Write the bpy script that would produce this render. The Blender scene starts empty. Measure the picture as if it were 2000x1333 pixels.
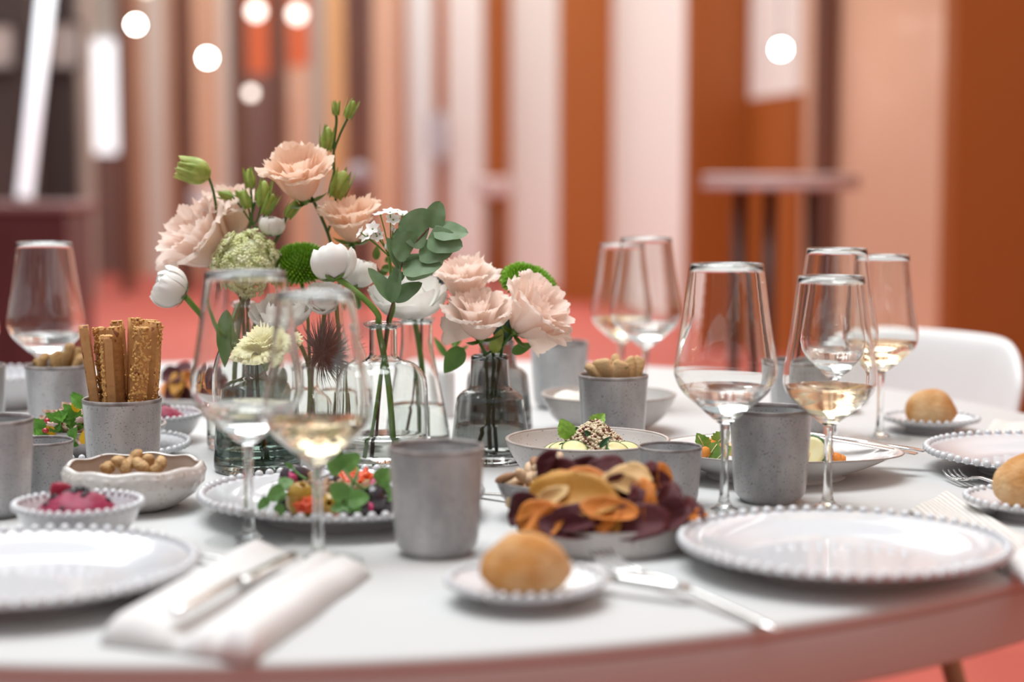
import bpy, math, random
from mathutils import Vector, Matrix, noise

# ---------------------------------------------------------------- camera, light, exposure
SC = bpy.context.scene
COL = SC.collection
F = 3400.0                    # focal length in pixels of the 2000x1333 frame
HORIZON = 350.0
PITCH = math.atan((666.5 - HORIZON) / F)
CAMZ = 1.05                   # camera height above the floor
TZ = 0.74                     # table top height
FOCUS = 1.78

cam = bpy.data.cameras.new('camera')
cam.sensor_width = 36.0
cam.lens = F / 2000.0 * 36.0
cam.clip_start = 0.05
cam.clip_end = 200
cam.dof.use_dof = True
cam.dof.focus_distance = FOCUS
cam.dof.aperture_fstop = 2.35
cam.dof.aperture_blades = 0
camo = bpy.data.objects.new('camera', cam)
COL.objects.link(camo)
camo.location = (0, 0, CAMZ)
camo.rotation_euler = (math.pi / 2 - PITCH, 0, 0)
SC.camera = camo

W_ = bpy.data.worlds.new('world')
SC.world = W_
W_.use_nodes = True
bg = W_.node_tree.nodes['Background']
bg.inputs['Color'].default_value = (0.95, 0.98, 1.0, 1)
bg.inputs['Strength'].default_value = 0.55

def area_light(name, loc, target, sx, sy, power, col=(1, 1, 1), spread=180):
    l = bpy.data.lights.new(name, 'AREA')
    l.shape = 'RECTANGLE'
    l.size = sx
    l.size_y = sy
    l.energy = power
    l.color = col
    l.spread = math.radians(spread)
    o = bpy.data.objects.new(name, l)
    COL.objects.link(o)
    o.location = loc
    o.rotation_euler = (Vector(target) - Vector(loc)).to_track_quat('-Z', 'Y').to_euler()
    return o

# daylight through the glass roof of the hall, at roof height above the walls
area_light('skylight_offscreen', (-1.0, 1.9, 6.4), (-0.6, 1.9, 0.74), 4.0, 4.0, 355, (0.97, 0.99, 1.0))
area_light('hall_skylight_offscreen', (-1.9, 17.0, 6.5), (-1.9, 17.0, 0), 6.5, 20, 1300, (1.0, 0.98, 0.95))

SC.view_settings.view_transform = 'Standard'
SC.view_settings.look = 'None'
SC.view_settings.gamma = 1.0
SC.view_settings.use_curve_mapping = False
SC.view_settings.exposure = 0.2
SC.cycles.use_denoising = True
SC.cycles.max_bounces = 20
SC.cycles.transmission_bounces = 20
SC.cycles.glossy_bounces = 8
SC.cycles.diffuse_bounces = 4
SC.cycles.transparent_max_bounces = 40
SC.cycles.sample_clamp_indirect = 25.0

# ---------------------------------------------------------------- pixels to places
_c, _s = math.cos(PITCH), math.sin(PITCH)
def ray(px, py):
    x = (px - 1000.0) / F
    y = -(py - 666.5) / F
    return Vector((x, _c + y * _s, y * _c - _s))
def W(px, py, d):
    """point seen at a pixel, at distance d straight ahead of the camera"""
    r = ray(px, py)
    return Vector((0, 0, CAMZ)) + r * (d / r.y)
def G(px, py, z=0.0):
    """point seen at a pixel, at height z above the table top"""
    r = ray(px, py)
    return Vector((0, 0, CAMZ)) + r * ((TZ + z - CAMZ) / r.z)
def at(px, d, z=0.0):
    """point standing on the table: column px, distance d, height z"""
    py = HORIZON + (CAMZ - TZ) * F / d
    p = W(px, py, d)
    return Vector((p.x, d, TZ + z))

# ---------------------------------------------------------------- materials
MATS = {}
def nodes(m):
    return m.node_tree.nodes, m.node_tree.links
def mat(name, col, rough=0.5, metal=0.0, col2=None, scale=8.0, stretch=(1, 1, 1), lo=0.35, hi=0.65,
        bump=0.0, bscale=60.0, trans=0.0, ior=1.45, sss=0.0, coat=0.0, emit=0.0, ecol=None, transl=None,
        speck=None, spscale=260.0, spthr=0.68, detail=4.0, sheen=0.0):
    if name in MATS:
        return MATS[name]
    m = bpy.data.materials.new(name)
    m.use_nodes = True
    N, L = nodes(m)
    p = N['Principled BSDF']
    p.inputs['Base Color'].default_value = (*col, 1)
    p.inputs['Roughness'].default_value = rough
    p.inputs['Metallic'].default_value = metal
    p.inputs['IOR'].default_value = ior
    p.inputs['Transmission Weight'].default_value = trans
    if sss:
        p.inputs['Subsurface Weight'].default_value = sss
        p.inputs['Subsurface Scale'].default_value = 0.004
    if coat:
        p.inputs['Coat Weight'].default_value = coat
        p.inputs['Coat Roughness'].default_value = 0.08
    if sheen:
        p.inputs['Sheen Weight'].default_value = sheen
    if emit:
        p.inputs['Emission Color'].default_value = (*(ecol or col), 1)
        p.inputs['Emission Strength'].default_value = emit
    tc = N.new('ShaderNodeTexCoord')
    src = None
    if col2 is not None:
        mp = N.new('ShaderNodeMapping')
        mp.inputs['Scale'].default_value = stretch
        L.new(tc.outputs['Object'], mp.inputs['Vector'])
        nz = N.new('ShaderNodeTexNoise')
        nz.inputs['Scale'].default_value = scale
        nz.inputs['Detail'].default_value = detail
        L.new(mp.outputs['Vector'], nz.inputs['Vector'])
        rp = N.new('ShaderNodeValToRGB')
        rp.color_ramp.elements[0].position = lo
        rp.color_ramp.elements[1].position = hi
        rp.color_ramp.elements[0].color = (*col, 1)
        rp.color_ramp.elements[1].color = (*col2, 1)
        L.new(nz.outputs['Fac'], rp.inputs['Fac'])
        src = rp.outputs['Color']
    if speck is not None:
        nz2 = N.new('ShaderNodeTexNoise')
        nz2.inputs['Scale'].default_value = spscale
        nz2.inputs['Detail'].default_value = 1.0
        L.new(tc.outputs['Object'], nz2.inputs['Vector'])
        r2 = N.new('ShaderNodeValToRGB')
        r2.color_ramp.elements[0].position = spthr
        r2.color_ramp.elements[1].position = spthr + 0.04
        L.new(nz2.outputs['Fac'], r2.inputs['Fac'])
        mx = N.new('ShaderNodeMix')
        mx.data_type = 'RGBA'
        L.new(r2.outputs['Color'], mx.inputs['Factor'])
        if src is not None:
            L.new(src, mx.inputs[6])
        else:
            mx.inputs[6].default_value = (*col, 1)
        mx.inputs[7].default_value = (*speck, 1)
        src = mx.outputs[2]
    if src is not None:
        L.new(src, p.inputs['Base Color'])
    if bump:
        nb = N.new('ShaderNodeTexNoise')
        nb.inputs['Scale'].default_value = bscale
        nb.inputs['Detail'].default_value = 3.0
        L.new(tc.outputs['Object'], nb.inputs['Vector'])
        b = N.new('ShaderNodeBump')
        b.inputs['Strength'].default_value = bump
        b.inputs['Distance'].default_value = 0.002
        L.new(nb.outputs['Fac'], b.inputs['Height'])
        L.new(b.outputs['Normal'], p.inputs['Normal'])
    if transl is not None:
        t = N.new('ShaderNodeBsdfTranslucent')
        if src is not None:
            L.new(src, t.inputs['Color'])
        else:
            t.inputs['Color'].default_value = (*col, 1)
        ms = N.new('ShaderNodeMixShader')
        ms.inputs[0].default_value = transl
        L.new(p.outputs[0], ms.inputs[1])
        L.new(t.outputs[0], ms.inputs[2])
        L.new(ms.outputs[0], N['Material Output'].inputs['Surface'])
    MATS[name] = m
    return m

def thin_glass(name, tint=(0.985, 0.99, 0.988), base=0.05, edge=0.85, power=4.0):
    """thin-walled glass: clear face-on, mirror-like at a grazing angle"""
    m = bpy.data.materials.new(name)
    m.use_nodes = True
    N, L = nodes(m)
    N.remove(N['Principled BSDF'])
    t = N.new('ShaderNodeBsdfTransparent')
    t.inputs['Color'].default_value = (*tint, 1)
    g = N.new('ShaderNodeBsdfGlossy')
    g.inputs['Roughness'].default_value = 0.02
    lw = N.new('ShaderNodeLayerWeight')
    lw.inputs['Blend'].default_value = 0.5
    pw = N.new('ShaderNodeMath'); pw.operation = 'POWER'
    pw.inputs[1].default_value = power
    ml = N.new('ShaderNodeMath'); ml.operation = 'MULTIPLY_ADD'
    ml.inputs[1].default_value = edge
    ml.inputs[2].default_value = base
    L.new(lw.outputs['Facing'], pw.inputs[0])
    L.new(pw.outputs[0], ml.inputs[0])
    ms = N.new('ShaderNodeMixShader')
    L.new(ml.outputs[0], ms.inputs[0])
    L.new(t.outputs[0], ms.inputs[1])
    L.new(g.outputs[0], ms.inputs[2])
    L.new(ms.outputs[0], N['Material Output'].inputs['Surface'])
    return m

# ---------------------------------------------------------------- mesh helpers
def new_mesh(name, vf, m=None, smooth=True):
    v, f = vf
    me = bpy.data.meshes.new(name)
    me.from_pydata([tuple(x) for x in v], [], f)
    if smooth:
        me.polygons.foreach_set('use_smooth', [True] * len(me.polygons))
    if m is not None:
        me.materials.append(m)
    me.update()
    return me
def put(name, me, parent=None, mtx=None, loc=None, rz=0.0):
    o = bpy.data.objects.new(name, me)
    COL.objects.link(o)
    if parent is not None:
        o.parent = parent
    if mtx is not None:
        o.matrix_local = mtx
    elif loc is not None:
        o.location = loc
        o.rotation_euler = (0, 0, rz)
    return o
def obj(name, vf, m, parent=None, loc=None, rz=0.0, smooth=True, mtx=None):
    return put(name, new_mesh(name, vf, m, smooth), parent, mtx, loc, rz)
def tag(o, label, cat, group=None):
    o['label'] = label
    o['category'] = cat
    if group:
        o['group'] = group
    return o
def thing(name, loc, label, cat, group=None, rz=0.0):
    o = bpy.data.objects.new(name, None)
    COL.objects.link(o)
    o.empty_display_size = 0.02
    o.location = loc
    o.rotation_euler = (0, 0, rz)
    return tag(o, label, cat, group)
def struct(o):
    o['kind'] = 'structure'
    return o
def join(*parts):
    V, Fc = [], []
    for v, f in parts:
        n = len(V)
        V += [tuple(x) for x in v]
        Fc += [tuple(i + n for i in q) for q in f]
    return V, Fc
def xf(vf, M):
    return [M @ Vector(x) for x in vf[0]], vf[1]
def shift(vf, d):
    d = Vector(d)
    return [Vector(x) + d for x in vf[0]], vf[1]
def lathe(prof, seg=48):
    V, Fc, rings = [], [], []
    for r, z in prof:
        if r < 1e-6:
            rings.append([len(V)]); V.append((0, 0, z))
        else:
            rings.append(list(range(len(V), len(V) + seg)))
            for k in range(seg):
                a = 2 * math.pi * k / seg
                V.append((r * math.cos(a), r * math.sin(a), z))
    for a, b in zip(rings, rings[1:]):
        if len(a) == 1 and len(b) == 1:
            continue
        for k in range(seg):
            k2 = (k + 1) % seg
            if len(a) == 1:
                Fc.append((a[0], b[k2], b[k]))
            elif len(b) == 1:
                Fc.append((a[k], a[k2], b[0]))
            else:
                Fc.append((a[k], a[k2], b[k2], b[k]))
    return V, Fc
def smooth_prof(pts, n=4):
    """Catmull-Rom resample of a profile"""
    out = []
    P = [pts[0]] + list(pts) + [pts[-1]]
    for i in range(1, len(P) - 2):
        p0, p1, p2, p3 = [Vector((*q, 0)) if len(q) == 2 else Vector(q) for q in P[i - 1:i + 3]]
        for k in range(n):
            t = k / n
            q = 0.5 * ((2 * p1) + (p2 - p0) * t + (2 * p0 - 5 * p1 + 4 * p2 - p3) * t * t + (3 * p1 - p0 - 3 * p2 + p3) * t ** 3)
            out.append(q)
    last = P[-1]
    out.append(Vector((*last, 0)) if len(last) == 2 else Vector(last))
    if len(pts[0]) == 2:
        return [(max(0.0, q.x), q.y) for q in out]
    return out
def tube(pts, rad, seg=8, smooth=0):
    pts = [Vector(p) for p in pts]
    if smooth:
        n0 = len(pts)
        pts2 = smooth_prof([tuple(p) for p in pts], smooth)
        if isinstance(rad, (list, tuple)):
            rad = [rad[min(n0 - 1, int(i / smooth))] + (rad[min(n0 - 1, int(i / smooth) + 1)] - rad[min(n0 - 1, int(i / smooth))]) * ((i % smooth) / smooth) for i in range(len(pts2))]
        pts = pts2
    if not isinstance(rad, (list, tuple)):
        rad = [rad] * len(pts)
    V, Fc = [], []
    up = Vector((0.13, 0.9, 0.21)).normalized()
    for i, p in enumerate(pts):
        t = (pts[min(i + 1, len(pts) - 1)] - pts[max(i - 1, 0)]).normalized()
        a = t.cross(up)
        if a.length < 1e-3:
            a = t.cross(Vector((1, 0, 0)))
        a.normalize()
        b = t.cross(a)
        for k in range(seg):
            an = 2 * math.pi * k / seg
            V.append(p + (a * math.cos(an) + b * math.sin(an)) * rad[i])
    for i in range(len(pts) - 1):
        for k in range(seg):
            k2 = (k + 1) % seg
            Fc.append((i * seg + k, i * seg + k2, (i + 1) * seg + k2, (i + 1) * seg + k))
    Fc.append(tuple(range(seg - 1, -1, -1)))
    Fc.append(tuple(range((len(pts) - 1) * seg, len(pts) * seg)))
    return V, Fc
def ball(rx, ry, rz, nu=16, nv=10, c=(0, 0, 0), bumpy=0.0, freq=20.0, seed=0.0):
    V, Fc = lathe([(math.sin(math.pi * j / nv), -math.cos(math.pi * j / nv)) for j in range(nv + 1)], nu)
    out = []
    for x, y, z in V:
        k = 1.0
        if bumpy:
            k += bumpy * noise.noise(Vector((x * rx * freq + seed, y * ry * freq, z * rz * freq)))
        out.append((c[0] + x * rx * k, c[1] + y * ry * k, c[2] + z * rz * k))
    return out, Fc
def box(x0, x1, y0, y1, z0, z1, b=0.0):
    if b <= 0:
        V = [(x0, y0, z0), (x1, y0, z0), (x1, y1, z0), (x0, y1, z0), (x0, y0, z1), (x1, y0, z1), (x1, y1, z1), (x0, y1, z1)]
        return V, [(0, 3, 2, 1), (4, 5, 6, 7), (0, 1, 5, 4), (1, 2, 6, 5), (2, 3, 7, 6), (3, 0, 4, 7)]
    V, Fc = [], []
    def ring(i, z):
        q = []
        for (cx, cy, sx, sy) in ((x0, y0, 1, 1), (x1, y0, -1, 1), (x1, y1, -1, -1), (x0, y1, 1, -1)):
            pts = [(cx + sx * i, cy + sy * (i + b)), (cx + sx * (i + b), cy + sy * i)]
            if (sx, sy) in ((-1, 1), (1, -1)):
                pts.reverse()
            q += pts
        n = len(V)
        V.extend((x, y, z) for x, y in q)
        return list(range(n, n + 8))
    rs = [ring(b, z0), ring(0, z0 + b), ring(0, z1 - b), ring(b, z1)]
    for a, c in zip(rs, rs[1:]):
        for k in range(8):
            Fc.append((a[k], a[(k + 1) % 8], c[(k + 1) % 8], c[k]))
    Fc.append(tuple(reversed(rs[0])))
    Fc.append(tuple(rs[3]))
    return V, Fc
def frame_from(axis, up=(0, 0, 1)):
    """matrix whose local Z runs along axis"""
    z = Vector(axis).normalized()
    return z.to_track_quat('Z', 'Y').to_matrix().to_4x4()
def T(v):
    return Matrix.Translation(Vector(v))
def RZ(a):
    return Matrix.Rotation(a, 4, 'Z')
def RX(a):
    return Matrix.Rotation(a, 4, 'X')
def RY(a):
    return Matrix.Rotation(a, 4, 'Y')

# ---------------------------------------------------------------- the hall
M_carpet = mat('carpet', (0.46, 0.085, 0.060), 0.6, col2=(0.40, 0.07, 0.048), scale=3, bump=0.3, bscale=200)
M_orange = mat('orange_panel', (0.40, 0.115, 0.02), 0.4, col2=(0.32, 0.085, 0.014), scale=0.6, stretch=(1, 1, 0.2))
M_cream = mat('cream_panel', (0.90, 0.87, 0.83), 0.45, col2=(0.86, 0.82, 0.77), scale=0.7, stretch=(1, 1, 0.3))
M_peach = mat('peach_panel', (0.72, 0.45, 0.31), 0.25, col2=(0.66, 0.39, 0.26), scale=0.5, coat=0.3)
M_tan = mat('tan_panel', (0.52, 0.30, 0.2), 0.4, col2=(0.45, 0.24, 0.15), scale=0.6)
M_brown = mat('brown_column', (0.16, 0.065, 0.04), 0.4, col2=(0.11, 0.045, 0.03), scale=0.6)
M_dark = mat('dark_panel', (0.05, 0.04, 0.037), 0.4, col2=(0.075, 0.055, 0.05), scale=0.8)
M_mauve = mat('mauve_panel', (0.22, 0.13, 0.11), 0.4, col2=(0.17, 0.10, 0.085), scale=0.7)
M_redor = mat('red_orange_panel', (0.72, 0.16, 0.06), 0.5, col2=(0.62, 0.13, 0.05), scale=0.7)
M_greyp = mat('grey_panel', (0.46, 0.42, 0.37), 0.4, col2=(0.4, 0.36, 0.31), scale=0.7)
M_pgrey = mat('pale_grey_panel', (0.66, 0.58, 0.51), 0.4, col2=(0.6, 0.52, 0.45), scale=0.7)
M_gold = mat('golden_panel', (0.72, 0.42, 0.2), 0.4, col2=(0.66, 0.36, 0.16), scale=0.7)

fl = struct(obj('floor', box(-14, 9, -6, 40, -0.1, 0), M_carpet, smooth=False))

# finned wall that runs away on the right
wr = struct(bpy.data.objects.new('wall_right', None)); COL.objects.link(wr)
SL = -0.1842
def edge_x(d):
    return 1.116 + SL * (d - 11.0)
wd = Vector((SL, 1, 0)).normalized()       # along the wall, away from the camera
wn = Vector((wd.y, -wd.x, 0))              # out of the hall
PROT, HW = 0.45, 6.0
def slab(a, b, thick, h, z0=0.0):
    """upright slab from ground point a to b, thickened towards wn"""
    t = wn * thick
    V = [a, b, b + t, a + t]
    V = [Vector((p.x, p.y, z0)) for p in V] + [Vector((p.x, p.y, h)) for p in V]
    return V, [(0, 3, 2, 1), (4, 5, 6, 7), (0, 1, 5, 4), (1, 2, 6, 5), (2, 3, 7, 6), (3, 0, 4, 7)]
fin_d = [-4.2, -0.4, 3.4, 7.2, 11.0, 14.8, 18.6, 22.4, 26.2, 30.0]
fin_p = [0.45, 0.45, 0.45, 0.45, 0.40, 0.44, 0.27, 0.15, 0.12, 0.12]
for i, d in enumerate(fin_d):
    p = Vector((edge_x(d), d, 0))
    a = p; b = p + wn * (fin_p[i] + 0.02)
    q = wd * 0.12
    V = [a, b, b + q, a + q]
    V = [Vector((v.x, v.y, 0)) for v in V] + [Vector((v.x, v.y, HW)) for v in V]
    obj('fin', (V, [(0, 3, 2, 1), (4, 5, 6, 7), (0, 1, 5, 4), (1, 2, 6, 5), (2, 3, 7, 6), (3, 0, 4, 7)]), M_orange, wr, smooth=False)
    if i + 1 < len(fin_d):
        d2 = fin_d[i + 1]
        a = Vector((edge_x(d), d, 0)) + wn * fin_p[i]
        b = Vector((edge_x(d2), d2, 0)) + wn * fin_p[i + 1]
        obj('panel', slab(a, b, 0.1, HW), M_peach if d < 11 else M_cream, wr, smooth=False)
# pale board high on the near bay, with an orange pier below it
pa = Vector((edge_x(10.1), 10.1, 0)) + wn * (PROT - 0.08); pb = Vector((edge_x(10.95), 10.95, 0)) + wn * (PROT - 0.08)
obj('pier', slab(pa, pb, 0.05, 1.55), M_orange, wr, smooth=False)
obj('board', slab(pa, pb, 0.05, HW, 1.55), M_cream, wr, smooth=False)
pc = Vector((edge_x(9.55), 9.55, 0)) + wn * (PROT - 0.12); pd = Vector((edge_x(9.72), 9.72, 0)) + wn * (PROT - 0.12)
obj('post', slab(pc, pd, 0.1, HW), M_brown, wr, smooth=False)

# back wall on the left: upright boards behind brown columns
wb = struct(bpy.data.objects.new('wall_back', None)); COL.objects.link(wb)
BD = 19.0
def board(name, x0, x1, y0, y1, d, m, parent, thick=0.08):
    """upright board facing the camera between pixel columns x0..x1; y1 None reaches the floor, y0 None the top"""
    a = W(x0, 350, d); b = W(x1, 350, d)
    z1 = HW if y0 is None else W(x0, y0, d).z
    z0 = 0.0 if y1 is None else W(x0, y1, d).z
    return obj(name, box(a.x, b.x, d, d + thick, z0, z1), m, parent, smooth=False)
for (x0, x1, y0, y1, m) in [
        (-500, 165, None, None, M_mauve), (165, 240, None, 70, M_greyp), (165, 240, 300, None, M_mauve),
        (240, 288, None, None, M_tan), (288, 325, None, None, M_pgrey), (325, 350, None, None, M_tan), (350, 432, None, None, M_peach), (432, 475, None, None, M_pgrey),
        (475, 545, None, 145, M_redor), (475, 545, 145, None, M_mauve), (545, 625, None, 130, M_redor),
        (545, 625, 130, None, M_peach), (625, 690, None, None, M_gold), (690, 775, None, None, M_peach)]:
    board('board', x0, x1, y0, y1, BD, m, wb)
board('end_board', 560, 900, None, None, 33.5, M_cream, wb)
M_win = mat('frosted_window', (0.8, 0.82, 0.84), 0.3, emit=0.75, ecol=(0.95, 0.97, 1.0))
w1 = struct(board('window_1', 168, 238, 80, 300, BD - 0.05, M_win, None))
for (x0, x1, m, d) in [(343, 372, M_brown, 16), (452, 478, M_brown, 16), (528, 558, M_brown, 16), (608, 632, M_greyp, 16),
                       (676, 726, M_brown, 15), (152, 172, M_greyp, 15), (232, 250, M_brown, 16)]:
    board('column', x0, x1, None, None, d, m, wb, 0.25)
wl = struct(board('wall_left', -1640, 62, None, None, 11.5, M_dark, None, 0.2))
pn = board('panel', 62, 152, None, None, 12.0, M_dark, wl, 0.1)
# walls that close the hall out of view
struct(obj('wall_front', box(-14, 9, -6.2, -6, 0, 3.2), mat('hall_wall', (0.5, 0.38, 0.3), 0.6), smooth=False))
struct(obj('wall_far_left', box(-9.2, -9, -6, 11.5, 0, 3.6), mat('hall_wall_dark', (0.2, 0.13, 0.11), 0.6), smooth=False))

# ---------------------------------------------------------------- things standing in the hall
M_black = mat('dark_metal', (0.05, 0.03, 0.03), 0.4)
M_ptop = mat('lilac_top', (0.62, 0.50, 0.48), 0.35, col2=(0.56, 0.44, 0.42), scale=5)
def poseur(px, d, r, ztop, thick, label, legs, m=M_ptop):
    c = W(px, 350, d); c.z = 0
    t = thing('bar_table', c, label, 'table')
    obj('table_top', lathe(smooth_prof([(0, ztop - thick), (r * 0.96, ztop - thick), (r, ztop - thick * 0.6), (r, ztop - thick * 0.3), (r * 0.97, ztop), (0, ztop)], 2), 40), m, t)
    for (dx, dy) in legs:
        obj('leg', tube([(dx, dy, 0), (dx * 0.9, dy * 0.9, ztop - thick + 0.005)], 0.028, 10), M_black, t)
        obj('foot', lathe([(0, 0), (0.05, 0), (0.045, 0.015), (0, 0.016)], 16), M_black, t, loc=(dx, dy, 0))
    return t
poseur(1525, 7.0, 0.31, 1.068, 0.06, 'tall round bar table with pale lilac top before the orange fins', [(-0.17, 0.05), (-0.06, -0.1), (0.14, 0.0)])
poseur(966, 14.0, 0.15, 1.06, 0.15, 'small tall bar table standing far off between cream wall bays', [(0, 0)])
poseur(408, 14.0, 0.15, 0.95, 0.2, 'small pale table far off beside the brown columns', [(0, 0)], mat('pale_top', (0.7, 0.65, 0.66), 0.4))

# sideboard with the leaning light tube
M_side = mat('dark_red_lacquer', (0.10, 0.025, 0.03), 0.35, col2=(0.07, 0.02, 0.022), scale=3)
sp = W(60, 350, 8.0); sp.z = 0
sb = thing('sideboard', sp, 'dark red sideboard with mauve top under the leaning light tube', 'sideboard')
obj('body', box(-0.42, 0.155, 0, 0.5, 0.06, 0.9, 0.01), M_side, sb, smooth=False)
obj('top', box(-0.45, 0.18, -0.03, 0.53, 0.9, 0.945, 0.01), mat('mauve_top', (0.22, 0.12, 0.12), 0.4), sb, smooth=False)
for k in range(2):
    obj('door', box(-0.40 + k * 0.28, -0.135 + k * 0.28, -0.012, 0.0, 0.1, 0.86, 0.004), M_side, sb, smooth=False)
obj('plinth', box(-0.4, 0.13, 0.03, 0.47, 0, 0.06), M_black, sb, smooth=False)
tb = W(48, 398, 8.05); tb.z = 0.946
tt = W(96, -60, 8.3)
lt = thing('light_tube', tb, 'long white glowing light tube leaning up from the sideboard', 'lamp')
M_tube = mat('white_tube', (0.85, 0.9, 0.95), 0.3, emit=0.8, ecol=(0.86, 0.93, 1.0))
M_white = mat('white_lacquer', (0.82, 0.82, 0.81), 0.25)
obj('tube', tube([(0, 0, 0.02), tt - tb], 0.036, 14), M_tube, lt)
obj('end_cap', tube([(0, 0, 0.0), (tt - tb) * 0.03], 0.039, 14), M_white, lt)
M_print = mat('pale_print', (0.55, 0.52, 0.48), 0.5, col2=(0.36, 0.34, 0.32), scale=9)
for (x0, x1, y0, y1, lab) in [(-40, 26, 50, 130, 'pale square picture on dark wall left of the light tube'), (98, 156, 46, 130, 'pale mottled picture on dark wall right of the light tube')]:
    dd = 11.45 if x1 < 60 else 11.95
    a = W(x0, y0, dd); b = W(x1, y1, dd)
    t = thing('wall_picture', (a.x, dd, b.z), lab, 'picture')
    obj('print', box(0, b.x - a.x, 0, 0.05, 0, a.z - b.z), M_print, t, smooth=False)
    fr = 0.02
    obj('frame', join(box(-fr, b.x - a.x + fr, -0.01, 0.05, -fr, 0), box(-fr, b.x - a.x + fr, -0.01, 0.05, a.z - b.z, a.z - b.z + fr),
                      box(-fr, 0, -0.01, 0.05, 0, a.z - b.z), box(b.x - a.x, b.x - a.x + fr, -0.01, 0.05, 0, a.z - b.z)), M_dark, t, smooth=False)

# pendant lamps
M_glow = mat('lamp_glow', (1, 0.95, 0.88), 0.4, emit=45, ecol=(1.0, 0.95, 0.88))
M_glow2 = mat('lamp_glow_soft', (1, 0.9, 0.8), 0.4, emit=3, ecol=(1.0, 0.93, 0.84))
for (px, py, d, r, m, lab) in [(265, 48, 14, 0.034, M_glow, 'bright pendant globe lamp hanging before the tan boards'),
                               (285, -25, 14.4, 0.05, M_glow2, 'dim pendant lamp hung above the bright globe lamp at the tan boards'),
                               (405, 113, 14, 0.036, M_glow, 'bright pendant globe lamp hanging between dark brown columns'),
                               (500, 22, 14, 0.06, M_glow2, 'soft pendant lamp hanging before a red-orange board between columns'),
                               (580, 28, 14, 0.06, M_glow2, 'soft pendant lamp beside the grey column'),
                               (490, 182, 15, 0.04, M_glow2, 'small low pendant lamp before the mauve board'),
                               (1525, 96, 9.0, 0.032, M_glow, 'small bright pendant lamp beside the orange fins')]:
    c = W(px, py, d)
    t = thing('pendant_lamp', (c.x, c.y, c.z - r), lab, 'lamp')
    obj('globe', ball(r, r, r, 20, 12, (0, 0, r)), m, t)
    obj('cap', lathe([(0, 2 * r - 0.012), (r * 0.4, 2 * r - 0.008), (r * 0.35, 2 * r + 0.03), (0, 2 * r + 0.032)], 16), M_black, t)
    obj('cord', tube([(0, 0, 2 * r), (0, 0, 6.0 - c.z + r)], 0.004, 6), M_black, t)
# grey globe floor lamp, unlit
c = W(700, 345, 12.0)
t = thing('globe_lamp', (c.x, c.y, 0), 'unlit grey globe floor lamp by the brown column', 'lamp')
obj('globe', ball(0.09, 0.09, 0.09, 20, 12, (0, 0, c.z)), mat('grey_globe', (0.3, 0.25, 0.27), 0.4), t)
obj('pole', tube([(0, 0, 0.01), (0, 0, c.z - 0.08)], 0.012, 10), M_black, t)
obj('base', lathe([(0, 0), (0.14, 0), (0.13, 0.02), (0, 0.025)], 24), M_black, t)
# pale sign on a far fin
c = W(852, 265, 22.2)
t = thing('wall_sign', (c.x, c.y, c.z - 0.28), 'pale blue-white sign fixed to a far orange fin', 'sign')
obj('plate', box(-0.11, 0.12, -0.02, 0, 0, 0.56), mat('pale_sign', (0.5, 0.53, 0.6), 0.4), t, smooth=False)
obj('bracket', box(-0.02, 0.02, 0, 0.22, 0.25, 0.3), M_black, t, smooth=False)

# ---------------------------------------------------------------- the white chair behind the table
def chair(p, rz, label):
    t = thing('shell_chair', p, label, 'chair', rz=rz)
    V, Fc = [], []
    nu, nv = 18, 22
    for j in range(nv + 1):
        v = j / nv
        if v < 0.5:
            s = v / 0.5
            y = -0.22 + 0.40 * s; z = 0.45 - 0.03 * math.sin(s * math.pi); hw = 0.20 + 0.02 * s; arm = 0.10 * s * s
        else:
            s = (v - 0.5) / 0.5
            y = 0.18 + 0.10 * s ** 0.8; z = 0.45 + 0.36 * s ** 1.15; hw = 0.22 - 0.005 * s; arm = 0.10
        for i in range(nu + 1):
            u = -1 + 2 * i / nu
            x = hw * u
            sup = abs(u) ** 3
            if v < 0.5:
                V.append((x, y, z + 0.03 * sup + arm * 0.4 * abs(u) ** 4))
            else:
                zz = z - (0.06 * abs(u) ** 7 if v > 0.8 else 0) * (v - 0.8) / 0.2
                V.append((x, y - arm * abs(u) ** 2.2, zz))
    for j in range(nv):
        for i in range(nu):
            a = j * (nu + 1) + i
            Fc.append((a, a + 1, a + nu + 2, a + nu + 1))
    sh = obj('shell', (V, Fc), M_white, t)
    md = sh.modifiers.new('thick', 'SOLIDIFY'); md.thickness = 0.014; md.offset = -1
    md = sh.modifiers.new('soft', 'SUBSURF'); md.levels = 1; md.render_levels = 1
    wood = mat('beech', (0.45, 0.28, 0.16), 0.5, col2=(0.36, 0.21, 0.11), scale=12, stretch=(1, 1, 0.1))
    for sx in (-1, 1):
        for sy in (-1, 1):
            obj('leg', tube([(sx * 0.12, sy * 0.11, 0.43), (sx * 0.2, sy * 0.2, 0.0)], [0.018, 0.012], 10), wood, t)
    obj('seat_bracket', box(-0.13, 0.13, -0.12, 0.12, 0.395, 0.43, 0.005), M_black, t, smooth=False)
    return t
chair((0.475, 2.62, 0), math.radians(-54), 'white plastic shell chair with rounded back pulled up behind the table')

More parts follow.
